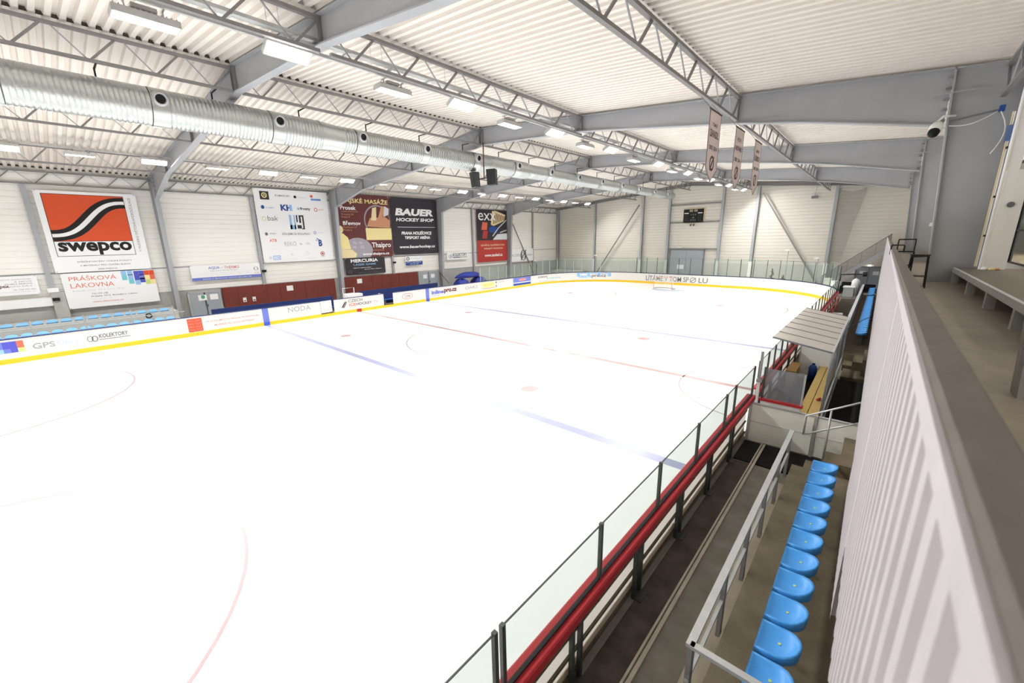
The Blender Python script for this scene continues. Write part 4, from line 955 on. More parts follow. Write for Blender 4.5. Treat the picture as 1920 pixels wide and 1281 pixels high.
# potted fir behind the end glass
random.seed(5)
for (x, h, lab) in ((7.9, 1.75, 'small brownish fir tree standing behind the end glass, the taller of two'), (8.9, 1.15, 'small brownish fir tree standing behind the end glass, the shorter of two')):
    tt = thing('fir_tree', lab, 'tree', (x, YF - 2.6, 0)); y = YF - 2.6
    MB().tube([(x, y, 0.3), (x, y, h + 0.3)], [0.05, 0.015], DKRAIL, 8).build('trunk', tt)
    bb = MB(); m = mat('fir_needles', (112, 98, 62), 0.9, vary=0.3, scale=8)
    for k in range(70):
        f = random.random(); zz = 0.45 + f*(h - 0.2); r = (1 - f)*0.5 + 0.05; a = random.random()*2*PI
        bb.tube([(x, y, zz), (x + r*math.cos(a), y + r*math.sin(a), zz - 0.15*r)], [0.05, 0.012], m, 4)
    bb.build('branches', tt); MB().tube([(x, y, -0.02), (x, y, 0.35)], [0.14, 0.19], GREYTXT, 14).build('pot', tt)
# grandstand rows behind the end glass near the banner wall: plain grey blocks
for i, (x0, x1, y0, y1, z, lab) in enumerate(((-19.8, -15.0, 32.9, YF - 0.5, 0.9, 'low grey concrete step behind the corner glass by the banner wall'),)):
    tag(MB().box(x0, x1, y0, y1, -0.03, z, PLINTH).build('concrete_step'), lab, 'step')

# ------------------------------------------------------------------ hanging loudspeakers
t = thing('loudspeaker_cluster', 'two dark loudspeakers on a thin pole hanging below the ridge', 'loudspeakers', (-1.38, 1.45, 8.75))
MB().tube([(-1.38, 1.45, 8.72), (-1.38, 1.45, 10.55)], 0.032, BROWNR, 10).build('pole', t)
MB().bar((-2.0, 1.45, 8.72), (-0.75, 1.45, 8.72), 0.05, 0.05, SOFTBLACK).build('crossbar', t)
for s, x in ((-1, -2.05), (1, -0.7)):
    bb = MB(); c, si = math.cos(0.35*s), math.sin(0.35*s)
    def R(u, v, z): return (x + u*c - v*si, 1.42 + u*si + v*c, z)
    lean = 0.06
    bb.hexa([R(-0.27, -0.2 + lean, 8.3), R(0.27, -0.2 + lean, 8.3), R(0.22, 0.2, 8.3), R(-0.22, 0.2, 8.3), R(-0.27, -0.2 - lean, 9.1), R(0.27, -0.2 - lean, 9.1), R(0.22, 0.2 - lean, 9.1), R(-0.22, 0.2 - lean, 9.1)], SPKR)
    sp = bb.build('loudspeaker', t)
    bb = MB(); bb.hexa([R(-0.25, -0.215 + lean, 8.32), R(0.25, -0.215 + lean, 8.32), R(0.25, -0.2 + lean, 8.32), R(-0.25, -0.2 + lean, 8.32), R(-0.25, -0.215 - lean, 9.08), R(0.25, -0.215 - lean, 9.08), R(0.25, -0.2 - lean, 9.08), R(-0.25, -0.2 - lean, 9.08)], SOFTBLACK); bb.build('grille', sp)

# ------------------------------------------------------------------ pennants
for (y0, nm, sm, yr, lab) in ((-2.3, 'ZAVADIL', 'TOMÁŠ', '2002  2016', 'nearest the camera'), (0.5, 'NOVÁK', 'PETR', '2002  2014', 'between the other two'), (3.3, 'KUBICA', 'MARTIN', '2002  2018', 'nearest the scoreboard wall')):
    w, h = 1.08, 2.0; x = 11.4; zt = 8.93
    F = flat((x + 0.28, y0, zt), (0.0, 1.0, 0), (0, 0, 1), (1.0, 0.0, 0))
    t = thing('hanging_pennant', 'pale pink pointed pennant hanging from the roof truss, ' + lab, 'pennant', (x, y0, zt), 'pennants under the roof truss')
    bb = MB(); out = [(0, 0), (0, -h + 0.42), (w/2, -h), (w, -h + 0.42), (w, 0)]
    bb.shape(F, out, 1, PENN); bb.shape(F, out[::-1], -1, PENN)
    bb.stroke(F, [(0.02, -0.02), (0.02, -h + 0.42), (w/2, -h + 0.03), (w - 0.02, -h + 0.42), (w - 0.02, -0.02), (0.02, -0.02)], 0.03, 2, PENB)
    bb.text(F, sm, 0.3, -0.42, 0.78, -0.3, 2, PENB, bold=0.01); bb.text(F, nm, 0.14, -0.72, 0.94, -0.52, 2, PENB, bold=0.03); bb.text(F, yr, 0.16, -1.06, 0.92, -0.94, 2, PENB, bold=0.02)
    bb.ring(F, w/2, -1.43, 0.22, 0.22, 0.07, 2, PENB, 18); bb.stroke(F, [(w/2 - 0.16, -1.63), (w/2 + 0.16, -1.23)], 0.07, 3, PENB)
    bb.build('cloth', t)
    MB().tube([F(-0.04, 0, 0), F(w + 0.04, 0, 0)], 0.02, DKRAIL, 8).build('rod', t)
    bb = MB()
    for u in (0.02, w - 0.02): bb.tube([F(u, 0, 0), Vector((x, y0 + u*0.965, 9.28))], 0.006, DKRAIL, 5)
    bb.build('strings', t)
# ------------------------------------------------------------------ plastic seats
def make_seat(m, br=True):
    t = thing('stadium_seat', '', 'seat', (0, 0, 0))
    # outline: square front towards -x, round back towards +x
    def outl(x0, x1, hw, n=9):
        r = hw*0.92; pts = [(x0, -hw), (x0, hw)]
        cx = x1 - r
        for k in range(n + 1):
            a = PI/2 - PI*k/n; pts.append((cx + r*math.cos(a), hw*math.sin(a)))
        return pts
    def zl(x, base): return base + 0.055*max(0, (x - 0.16)/0.2)**1.5
    L = []
    for (x0, x1, hw, base, rise, dz) in ((0.03, 0.37, 0.20, -0.10, 0, 0), (0.0, 0.40, 0.218, -0.075, 0, 0), (0.0, 0.41, 0.222, -0.015, 1, 0), (0.01, 0.40, 0.212, 0.004, 1, 0), (0.03, 0.365, 0.185, -0.006, 0.75, 0), (0.06, 0.30, 0.13, -0.024, 0.2, 0)):
        L.append([(x, y, base + rise*0.075*max(0, (x - 0.14)/0.26)**1.6) for x, y in outl(x0, x1, hw)])
    n = len(L[0]); vs = [p for r in L for p in r]; fs = []
    for i in range(len(L) - 1):
        for k in range(n):
            a, c = i*n + k, i*n + (k+1) % n; fs.append((a, a + n, c + n, c))
    fs.append(tuple((len(L)-1)*n + k for k in reversed(range(n)))); fs.append(tuple(range(n)))
    bb = MB(); bb.add(vs, fs, m); sh = bb.build('shell', t, True)
    MB().tube([(0.21, 0, -0.03), (0.21, 0, -0.014)], 0.016, GREENL, 10).build('bolt', t)
    if br: MB().box(0.1, 0.28, -0.05, 0.05, -0.54, -0.09, STEELD).build('bracket', t)
    return t
seat = make_seat(SEATB); seat2 = make_seat(SEATL, False); used = []
def put_seat(x, y, z, label, group, rz=0.0, seat=seat):
    if seat not in used:
        used.append(seat); seat.location = (x, y, z); seat['label'] = label; seat['group'] = group; seat.rotation_euler.z = rz
    else: dup(seat, (x, y, z), label, group, rz)
for k in range(13):
    put_seat(15.58, -6.72 - 0.512*k, 1.0, 'blue seat in the row beside the grey rail, %s from the white partition' % nth(k), 'blue seats beside the grey rail')
for k in range(29): put_seat(15.62, 7.9 + 0.512*k, 1.0, 'blue seat in the long row beyond the covered bench, %s from the bench' % nth(k), 'blue seats beyond the covered bench')
for k in range(10): put_seat(15.62, 23.6 + 0.512*k, 1.0, 'blue seat in the short row by the far stairs, %s towards the stairs' % nth(k), 'blue seats at the far end')
y = -19.1
for r, (x, z, nm) in enumerate(((-18.05, 1.36, 'upper'), (-17.1, 0.9, 'lower'))):
    for k in range(15):
        put_seat(x, -18.95 + 0.545*k + r*0.1, z, 'blue seat in the %s row under the banners, %s towards the grey double door' % (nm, nth(k)), 'blue seats under the banner wall, %s row' % nm, PI, seat2)
# steps they stand on
struct(MB().box(-20.25, -17.75, -22, -10.7, -0.03, 1.255, PLINTH).build('terrace_left'), 'grey concrete upper step under the upper row of blue seats', 'step')
struct(MB().box(-17.75, -16.75, -22, -10.7, -0.03, 0.795, PLINTH).build('terrace_left'), 'grey concrete lower step under the lower row of blue seats', 'step')
# railing before them
t = thing('barrier_railing', 'thin pale tubular railing in front of the two rows of blue seats', 'railing', (-16.35, -22, 0))
for z in (1.32, 0.9):
    MB().tube([(-16.35, -22, z), (-16.35, -10.6, z)], 0.02, GALV).build('rail', t)
yy = -20.85
while yy < -10.5:
    MB().tube([(-16.35, yy, -0.02), (-16.35, yy, 1.72)], 0.035, GALV).build('post', t); yy += 1.94
t = thing('ring_emblem_ball', 'small dark ring lying against the upper row of blue seats', 'ring', (-17.4, -13.0, 1.35))
pts = [(-17.52, -12.2 + 0.13*math.cos(2*PI*k/16), 1.15 + 0.13*math.sin(2*PI*k/16)) for k in range(17)]
t.name = 'rubber_ring'; ORG['rubber_ring'] = ORG['ring_emblem_ball']; MB().tube(pts, 0.04, SOFTBLACK, 8, False).build('ring', t)

# players benches on the left
for y0, y1, z, lab in ((-9.3, -1.3, 1.29, 'navy blue players bench behind the long advert board'), (0.9, 9.1, 1.4, 'navy blue players bench in front of the maroon panel with the small dark banner')):
    t = thing('players_bench', lab, 'bench', (-15.9, y0, 0), 'navy players benches')
    MB().box(-16.0, -15.92, y0, y1, 0.1, z, NAVY).build('back_panel', t)
    MB().box(-15.92, -15.45, y0, y1, 0.45, 0.5, BLUE).build('seat', t)
    yy = y0 + 0.3
    while yy < y1: MB().box(-15.9, -15.5, yy - 0.03, yy + 0.03, -0.03, 0.45, STEELD).build('leg', t); yy += 1.85
t = thing('crowd_barrier', 'small white tubular barrier standing by the column between the players benches', 'barrier', (-16.2, -0.6, 0))
MB().tube([(-16.2, -0.3, 0), (-16.2, -0.3, 1.75), (-16.2, 0.65, 1.75), (-16.2, 0.65, 0)], 0.03, WHITE).build('frame', t); MB().tube([(-16.2, -0.3, 1.3), (-16.2, 0.65, 1.3)], 0.02, WHITE).build('rail', t)
tag(MB().box(-16.0, -15.3, -0.35, 0.9, -0.03, 1.3, WHITE).build('white_cabinet'), 'low white cabinet behind the short lettered board', 'cabinet')
# tarpaulins
random.seed(3)
def lump(name, cx, cy, z0, rx, ry, h, label):
    n, m = 16, 7; vs = []; fs = []
    for i in range(m):
        f = i/(m - 1); r = math.cos(f*PI/2)**0.55
        for k in range(n):
            a = 2*PI*k/n; q = r*(1 + 0.12*math.sin(3*a + cx*5 + f*3) + 0.07*random.random())
            vs.append((cx + rx*q*math.cos(a), cy + ry*q*math.sin(a), z0 + h*math.sin(f*PI/2)*(1 + 0.08*math.sin(4*a))))
    for i in range(m-1):
        for k in range(n): a, c = i*n + k, i*n + (k+1) % n; fs.append((a, c, c + n, a + n))
    fs.append(tuple(reversed(range(n))))
    bb = MB(); bb.add(vs, fs, TARP); return tag(bb.build(name, None, True), label, 'tarpaulin', 'blue tarpaulins against the banner wall')
lump('tarpaulin_bundle', -18.5, 14.5, -0.03, 0.8, 1.0, 1.2, 'crumpled blue tarpaulin bundle on the floor, beside the grey double door')
lump('tarpaulin_bundle', -18.6, 17.25, -0.03, 0.8, 1.2, 1.2, 'crumpled blue tarpaulin bundle on the floor, behind the grey barriers')
lump('tarpaulin_bundle', -18.6, 15.6, 1.3, 0.55, 1.7, 0.55, 'folded blue tarpaulin lying on top of the other bundles')
for i, y in enumerate((15.6, 17.6, 19.6, 21.6, 23.6, 25.6)):
    t = thing('crowd_barrier', 'grey tubular crowd barrier along the banner wall, %s from the blue tarpaulins' % nth(i), 'barrier', (-16.2, y, 0), 'grey barriers along the banner wall')
    MB().tube([(-16.2, y + 0.05, 0), (-16.2, y + 0.05, 1.25), (-16.2, y + 1.9, 1.25), (-16.2, y + 1.9, 0)], 0.028, GALV).build('frame', t)
    MB().tube([(-16.2, y + 0.05, 0.25), (-16.2, y + 1.9, 0.25)], 0.02, GALV).build('rail', t)
    bb = MB()
    for k in range(1, 12): bb.tube([(-16.2, y + 0.05 + k*0.154, 0.25), (-16.2, y + 0.05 + k*0.154, 1.25)], 0.011, GALV, 6)
    bb.build('bars', t)
t = thing('ladder_frame', 'leaning dark wooden frame beside the blue tarpaulins', 'frame', (-19.8, 13.0, 0)); MB().bar((-19.4, 12.6, 0), (-19.9, 12.6, 2.0), 0.06, 0.06, DKRAIL).build('upright', t); MB().bar((-19.9, 12.6, 2.0), (-18.6, 12.75, 0.9), 0.05, 0.05, DKRAIL).build('strut', t)

# ------------------------------------------------------------------ ground floor of the stand on the right
struct(MB().box(14.36, 14.39, -21, -4.3, -0.03, 0.035, CONCL).add([], [], CONCL).box(14.41, 14.46, -21, -4.3, -0.03, 0.03, CONCL).build('trim_5'))
b = MB(); b.box(13.95, 14.36, -21.5, -5.5, -0.05, -0.018, CONCD); b.box(14.46, 14.9, -21.5, -5.5, -0.05, -0.012, CONC); struct(b.build('floor_corridor'))
tag(MB().box(13.97, 16.2, -5.45, -4.24, -0.03, 0.0, RUBBER).build('rubber_mat'), 'black rubber mat on the floor at the foot of the white partition', 'mat')
tag(MB().box(15.44, 17.58, -4.15, 3.18, -0.03, 0.0, RUBBER).build('rubber_mat'), 'black rubber floor behind the covered players bench', 'mat')
b = MB(); b.box(15.2, 17.6, -21.5, -5.85, -0.03, 0.46, CONCB); b.box(14.9, 15.2, -21.5, -6.1, -0.03, 0.05, CONCL); struct(b.build('terrace_right'), 'brown concrete step that carries the row of blue seats beside the grey rail', 'step')
for i, (x0, x1, y0, y1, z) in enumerate(((15.22, 15.5, -5.85, -5.45, 0.16), (15.38, 15.75, -5.85, -5.1, 0.3), (15.7, 16.1, -5.85, -4.7, 0.46), (15.98, 17.6, -5.85, -4.3, 0.74))):
    struct(MB().box(x0, x1, y0, y1, -0.03, z, CONCB).build('stand_stair'), 'brown concrete stair block by the white partition, %s going up' % nth(i), 'step')
b = MB(); b.box(15.3, 17.6, 5.6, 29.5, -0.03, 0.46, CONCB); struct(b.build('terrace_right'), 'brown concrete step that carries the long row of blue seats beyond the covered bench', 'step')
for i, (x0, x1, y0, y1, z) in enumerate(((15.45, 15.75, 4.7, 5.6, 0.2), (15.75, 16.05, 4.4, 5.6, 0.46), (15.5, 17.6, 3.2, 4.5, 0.12), (16.05, 17.6, 3.7, 5.6, 0.74))):
    struct(MB().box(x0, x1, y0, y1, -0.03, z, CONCB).build('stand_stair'), 'brown concrete stair block behind the covered bench, %s counting from the bench' % nth(i), 'step')
struct(MB().box(17.6, 17.75, -21.5, YF, -0.03, 3.6, PLINTH).build('wall_stand'))
# rail in front of the near seats
t = thing('grey_railing', 'grey steel railing with flat top rail in front of the blue seats beside the corridor', 'railing', (15.13, -12.25, 0.4))
MB().box(15.09, 15.17, -12.3, -6.1, 1.30, 1.34, GALV).build('top_rail', t)
MB().box(15.11, 15.15, -12.3, -6.1, 0.84, 0.88, GALV).build('mid_rail', t)
for y in (-12.24, -10.98, -9.8, -8.6, -7.4, -6.2): MB().box(15.105, 15.155, y - 0.05, y + 0.05, 0.3, 1.30, STEELD).build('post', t)
MB().bar((15.13, -12.27, 1.32), (16.05, -12.27, 1.32), 0.07, 0.04, GALV).build('return_rail', t)
MB().box(16.0, 16.06, -12.3, -12.24, 0.46, 1.3, GALV).build('post', t)
# stair handrail by the partition
t = thing('stair_handrail', 'grey tubular handrail sloping up beside the white partition', 'handrail', (15.25, -5.0, 0))
MB().tube([(15.25, -5.0, 0.86), (15.25, -5.0, 1.32), (16.45, -5.0, 2.07)], 0.022, GALV).build('top_rail', t, True)
MB().tube([(15.25, -5.0, 0.86), (16.45, -5.0, 1.58)], 0.02, GALV).build('lower_rail', t, True)
MB().tube([(15.68, -5.0, 0.28), (15.68, -5.0, 1.59)], 0.022, GALV).build('post', t, True)
MB().tube([(16.4, -5.0, 0.7), (16.4, -5.0, 2.04)], 0.022, GALV).build('post', t, True)
# white partition across the corridor
t = thing('white_partition', 'white panel partition across the corridor in front of the players bench', 'partition', (14.0, -4.2, 0))
for x0, x1 in ((13.99, 15.36), (15.44, 17.5)):
    MB().box(x0, x1, -4.22, -4.18, 0.02, 1.05, CREAM).build('panel', t)
    bb = MB(); bb.box(x0, x1, -4.235, -4.165, 1.04, 1.075, GALV); bb.box(x0, x1, -4.23, -4.17, 0.555, 0.57, LGREY); bb.build('top_trim', t)
for x in (13.99, 15.40): MB().box(x - 0.03, x + 0.03, -4.25, -4.15, -0.03, 1.08, GALV).build('post', t)
# players bench box
t = thing('bench_end_screen', 'white end wall with red cap and scratched clear screen on the players bench', 'screen', (14.18, -4.0, 0))
MB().box(14.16, 15.04, -4.03, -3.97, 0, 1.12, WHITE).build('wall_panel', t)
MB().box(14.12, 15.08, -4.07, -3.93, 1.12, 1.18, REDCAP).build('red_cap', t)
MB().box(14.2, 15.02, -4.006, -3.994, 1.18, 2.0, SCRATCH).build('clear_screen', t)
for x in (14.18, 15.04): MB().box(x - 0.02, x + 0.02, -4.03, -3.97, 1.12, 2.03 if x < 15 else 1.98, DKPOST if x < 15 else GALV).build('post', t)
t = thing('gate_post', 'tall grey gate post beside the opening in the red railed boards', 'post', (14.0, -3.5, 0))
MB().box(13.95, 14.03, -3.55, -3.47, 0, 1.5, GALV).build('lower_tube', t); MB().box(13.96, 14.02, -3.53, -3.48, 1.5, 2.3, STEELD).build('upper_tube', t); MB().box(13.93, 14.06, -3.58, -3.44, 1.45, 1.53, STEELD).build('hinge', t)
t = thing('bench_canopy', 'clear ribbed canopy roof over the players bench', 'canopy', (14.05, -2.2, 2.3))
def cz(x, y): return 2.45 - (x - 14.05)*0.165 - (y + 2.2)*0.012
xs_ = (13.98, 15.4); y0, y1 = -2.25, 4.7; bb = MB(); n = 7
for k in range(n):
    a, c = y0 + (y1 - y0)*k/n, y0 + (y1 - y0)*(k + 1)/n
    bb.hexa([(xs_[0], a + 0.02, cz(xs_[0], a)), (xs_[1], a + 0.02, cz(xs_[1], a)), (xs_[1], c, cz(xs_[1], c)), (xs_[0], c, cz(xs_[0], c)),
             (xs_[0], a + 0.02, cz(xs_[0], a) + 0.01), (xs_[1], a + 0.02, cz(xs_[1], a) + 0.01), (xs_[1], c, cz(xs_[1], c) + 0.01), (xs_[0], c, cz(xs_[0], c) + 0.01)], POLY)
    bb.build('roof_sheet', t); bb = MB()
for k in range(n + 1):
    a = y0 + (y1 - y0)*k/n
    MB().bar((xs_[0], a, cz(xs_[0], a)), (xs_[1], a, cz(xs_[1], a)), 0.05, 0.04, GREYTXT).build('rib', t)
MB().bar((xs_[1], y0, cz(xs_[1], y0)), (xs_[1], y1, cz(xs_[1], y1)), 0.05, 0.06, GALV).build('rear_beam', t)
MB().bar((14.4, y0, cz(14.4, y0) - 0.04), (14.4, y1, cz(14.4, y1) - 0.04), 0.05, 0.05, WHITE).build('front_beam', t)
for y in (y0 + 0.05, 1.2, y1 - 0.05):
    MB().box(15.36, 15.42, y - 0.03, y + 0.03, -0.03, cz(15.4, y), GALV).build('post', t)
t = thing('bench_back_screen', 'hazy clear screen standing behind the plank bench under the canopy', 'screen', (15.4, -3.4, 0.4))
MB().box(15.385, 15.395, -2.2, 4.6, 0.62, 2.15, SCRATCH).build('clear_sheet', t)
MB().add([(15.385, -3.6, 0.5), (15.395, -3.6, 0.5), (15.395, -2.2, 0.62), (15.385, -2.2, 0.62), (15.385, -3.6, 0.62), (15.395, -3.6, 0.62), (15.395, -2.2, 2.1), (15.385, -2.2, 2.1)], [(3, 2, 1, 0), (4, 5, 6, 7), (0, 1, 5, 4), (1, 2, 6, 5), (2, 3, 7, 6), (3, 0, 4, 7)], SCRATCH).build('clear_sheet', t)
MB().box(15.37, 15.42, -3.9, 4.6, 0.42, 0.5, GALV).build('bottom_rail', t)
t = thing('plank_bench', 'long varnished wooden plank bench under the canopy', 'bench', (15.1, -3.3, 0))
MB().box(14.88, 15.08, -3.3, 3.7, 0.46, 0.5, WOODY).build('seat_plank', t); MB().box(15.1, 15.34, -3.3, 3.7, 0.46, 0.5, WOODY).build('seat_plank', t)
for y in (-3.0, -0.8, 1.4, 3.4): MB().box(14.92, 15.32, y - 0.04, y + 0.04, -0.03, 0.46, STEELD).build('leg', t)
t = thing('sports_bottle', 'small red bottle lying on the wooden plank bench', 'bottle', (15.2, -1.3, 0.5)); MB().tube([(15.2, -1.35, 0.54), (15.24, -1.18, 0.54)], 0.035, RED, 12).build('body', t); MB().tube([(15.24, -1.18, 0.54), (15.252, -1.13, 0.54)], 0.02, RED, 10).build('cap', t)
tag(MB().box(14.0, 15.36, -3.9, 2.6, -0.03, 0.002, RUBBER).build('rubber_mat'), 'black rubber floor in front of the wooden plank bench', 'mat')
t = thing('wooden_box', 'pale yellow wooden box against the red capped boards under the canopy', 'box', (14.3, 0.3, 0)); MB().box(14.04, 14.3, 1.15, 2.4, 0.002, 0.58, WOODY).build('body', t); MB().box(14.02, 14.32, 1.12, 2.43, 0.58, 0.61, WOODY).build('lid', t)
t = thing('bench_divider', 'white divider wall across the players bench under the canopy', 'partition', (14.25, 2.65, 0)); MB().box(14.24, 14.86, 2.62, 2.68, 0.35, 1.28, WHITE).build('panel', t); MB().box(14.86, 15.3, 2.62, 2.68, 0.55, 1.2, WHITE).build('panel', t); MB().box(14.2, 14.24, 2.61, 2.69, 0, 1.3, GALV).build('post', t)
t = thing('water_canister', 'round blue canister standing against the white divider by the plank bench', 'canister', (14.7, 2.35, 0)); MB().tube([(14.7, 2.35, 0.0), (14.7, 2.35, 0.52), (14.7, 2.35, 0.6), (14.7, 2.35, 0.64)], [0.13, 0.13, 0.09, 0.05], BLUE, 16).build('body', t, True); MB().tube([(14.7, 2.35, 0.64), (14.7, 2.35, 0.69)], 0.05, NAVY, 12).build('cap', t)
t = thing('folded_chair', 'dark blue folding chair beside the scratched screen in the players bench', 'chair', (14.75, -2.9, 0)); MB().box(14.62, 14.88, -2.95, -2.6, 0.42, 0.46, BLUE).build('seat', t); MB().box(14.6, 14.64, -2.95, -2.6, 0.5, 0.9, BLUE).build('backrest', t)
for sx in (14.64, 14.86):
    for sy in (-2.93, -2.62): MB().tube([(sx, sy, 0), (sx, sy, 0.44)], 0.012, DKPOST).build('leg', t)
# low wall behind the walkway, beyond the canopy
t = thing('low_wall', 'long low grey wall with a pale top between the walkway and the far blue seats', 'wall', (15.25, 4.8, 0)); MB().box(15.2, 15.28, 5.65, 28.0, -0.03, 1.25, PLINTH).build('panel', t); MB().box(15.17, 15.31, 5.65, 28.0, 1.25, 1.29, LGREY).build('coping', t)
tag(MB().box(13.98, 15.18, 4.9, 28.5, -0.03, -0.005, CONCD).build('walkway_floor'), 'dark wet looking walkway floor between the red railed boards and the low grey wall', 'floor')
t = thing('cross_rope', 'dark line stretched across the far row of blue seats', 'rope', (15.3, 6.6, 1.3)); MB().tube([(15.3, 6.0, 1.35), (15.8, 9.0, 1.42), (16.3, 10.2, 1.6)], 0.015, SOFTBLACK, 6).build('line', t)
# clutter in the far corner
t = thing('red_trolley_frame', 'red tubular frame leaning along the boards in the far walkway', 'frame', (14.2, 15.0, 0))
MB().tube([(14.15, 13.5, 0.05), (14.2, 13.5, 1.0), (14.2, 20.5, 1.05), (14.15, 20.5, 0.05)], 0.03, RED).build('frame', t); MB().tube([(14.18, 13.5, 0.55), (14.18, 20.5, 0.6)], 0.025, RED).build('rail', t); MB().tube([(14.18, 15.8, 0.05), (14.19, 15.8, 1.0)], 0.025, RED).build('bar', t)
for i, (y, z) in enumerate(((14.0, 0.5), (14.9, 0.7), (15.9, 0.45))):
    tag(MB().box(14.28, 14.75, y, y + 0.55, -0.005, z, (CREAM, LGREY, SALMON)[i]).build('storage_crate'), ('cream', 'light grey', 'salmon red')[i] + ' crate stacked by the red frame in the far walkway', 'crate')
t = thing('round_white_bin', 'round white bin behind the boards at the far corner', 'bin', (13.3, 30.3, 0)); MB().tube([(13.3, 30.2, -0.02), (13.3, 30.2, 1.2)], [0.28, 0.34], WHITE, 20).build('body', t, True); MB().tube([(13.3, 30.2, 1.2), (13.3, 30.2, 1.3)], [0.36, 0.3], WHITE, 20).build('lid', t)
tag(MB().box(12.3, 12.9, 31.8, 32.3, -0.03, 1.35, CREAM).build('white_crate'), 'pale box standing beside the round white bin at the far corner', 'box')
t = thing('work_table', 'white topped table in the far corner under the stairs', 'table', (14.2, 30.0, 0)); MB().box(13.9, 14.7, 29.0, 30.4, 0.86, 0.92, WHITE).build('table_top', t); MB().box(13.95, 14.65, 29.05, 29.1, 0.1, 0.86, LGREY).build('front_panel', t)
for sx in (13.95, 14.62):
    for sy in (29.06, 30.32): MB().box(sx, sx + 0.05, sy, sy + 0.05, -0.03, 0.86, GREYTXT).build('leg', t)
t = thing('white_water_tank', 'upright white plastic tank in the far corner under the stairs', 'tank', (14.6, 31.2, 0)); MB().tube([(14.65, 31.2, -0.02), (14.65, 31.2, 1.25), (14.65, 31.2, 1.45)], [0.3, 0.3, 0.15], WHITE, 18).build('body', t, True); MB().tube([(14.65, 31.2, 1.45), (14.65, 31.2, 1.52)], 0.08, LGREY, 12).build('cap', t)
def armchair(x, y, lab, m):
    t = thing('armchair', lab, 'armchair', (x, y, 0), 'armchairs in the far corner')
    MB().box(x - 0.35, x + 0.35, y - 0.35, y + 0.3, 0.1, 0.45, m).build('seat', t); MB().box(x - 0.4, x + 0.4, y + 0.25, y + 0.42, 0.1, 1.0, m).build('backrest', t)
    for s in (-1, 1): MB().box(x + s*0.42 - 0.08, x + s*0.42 + 0.08, y - 0.35, y + 0.4, 0.0, 0.65, m).build('armrest', t)
armchair(15.6, 31.0, 'black armchair standing beside the white tank in the far corner', BLACK); armchair(14.0, 32.6, 'black armchair behind the white topped table in the far corner', BLACK)
t = thing('pole_lamp', 'dark boom with a round head lying across the clutter in the far corner', 'lamp', (14.0, 31.6, 1.6)); MB().tube([(13.4, 31.6, 1.75), (15.0, 31.6, 1.85)], 0.05, SOFTBLACK).build('boom', t); MB().tube([(15.0, 31.5, 1.85), (15.3, 31.5, 1.85)], 0.2, SOFTBLACK, 14).build('head', t); MB().tube([(13.5, 31.6, -0.02), (13.5, 31.6, 1.75)], 0.04, SOFTBLACK).build('stand', t)

# stairs at the far end up to the gallery
t = thing('gallery_stairs', 'steel stairs with dark mesh balustrade climbing to the gallery along the scoreboard wall', 'stairs', (12, 34.3, 0))
Y0, Y1 = 33.6, 34.8
def sz(x): return 0.25 + (x - 12.05)*0.86
bb = MB(); n = 20
for k in range(n):
    x = 12.05 + k*0.213; bb.box(x, x + 0.26, Y0, Y1, sz(x) + 0.02, sz(x) + 0.06, STEELD)
bb.build('treads', t)
for yy in (Y0, Y1): MB().bar((11.95, yy, sz(11.95)), (16.4, yy, sz(16.4)), 0.05, 0.3, STEEL).build('stringer', t)
for yy in (Y0,):
    MB().tube([(11.95, yy, sz(11.95) + 1.25), (16.4, yy, sz(16.4) + 1.25)], 0.03, STEELD).build('handrail', t)
    bb = MB(); bb.add([(11.95, yy, sz(11.95) + 0.2), (16.4, yy, sz(16.4) + 0.2), (16.4, yy, sz(16.4) + 1.22), (11.95, yy, sz(11.95) + 1.22)], [(0, 1, 2, 3)], MESHN); bb.build('mesh_infill', t)
    bb = MB()
    for k in range(6): x = 11.95 + 0.89*k; bb.box(x - 0.02, x + 0.02, yy - 0.02, yy + 0.02, sz(x), sz(x) + 1.25, STEELD)
    bb.build('balusters', t)
MB().box(11.0, 12.0, Y0, Y1, -0.03, 0.3, STEELD).build('landing', t)
t = bpy.data.objects.new('door_4', None); COL.objects.link(t); t.location = (15.3, YF, 0); ORG[t.name] = Vector(t.location); struct(t)
for a, c in ((14.4, 15.28), (15.32, 16.2)): MB().box(a, c, YF - 0.12, YF - 0.03, 0, 2.2, DOORG).build('door_leaf', t)
bb = MB(); bb.box(14.3, 14.4, YF - 0.15, YF - 0.02, 0, 2.3, STEELD); bb.box(16.2, 16.3, YF - 0.15, YF - 0.02, 0, 2.3, STEELD); bb.box(14.3, 16.3, YF - 0.15, YF - 0.02, 2.2, 2.3, STEELD); bb.box(15.27, 15.33, YF - 0.14, YF - 0.1, 0, 2.2, STEELD); bb.build('door_frame', t)
for x in (14.65, 15.6): tag(MB().box(x, x + 0.45, YF - 0.13, YF - 0.122, 1.5, 1.85, WHITE).build('paper_sign'), 'white notice on the grey door under the stairs, %s leaf' % ('first' if x < 15 else 'second'), 'sign')
tt = thing('door_lamp', 'small lit lamp above the grey door under the stairs', 'lamp', (15.3, YF - 0.1, 2.5)); MB().box(15.18, 15.42, YF - 0.18, YF, 2.42, 2.52, WHITE).build('housing', tt); MB().box(15.2, 15.4, YF - 0.17, YF - 0.05, 2.40, 2.418, mat('small_light', (255, 250, 235), 0.5, emit=12)).build('diffuser', tt)

# ------------------------------------------------------------------ gallery on the right
ZG = 3.9; XP = 16.12
b = MB(); b.box(XP + 0.03, XR + 4.8, YB, YF - 0.05, ZG - 0.25, ZG, GALFLOOR); struct(b.build('floor_gallery'))
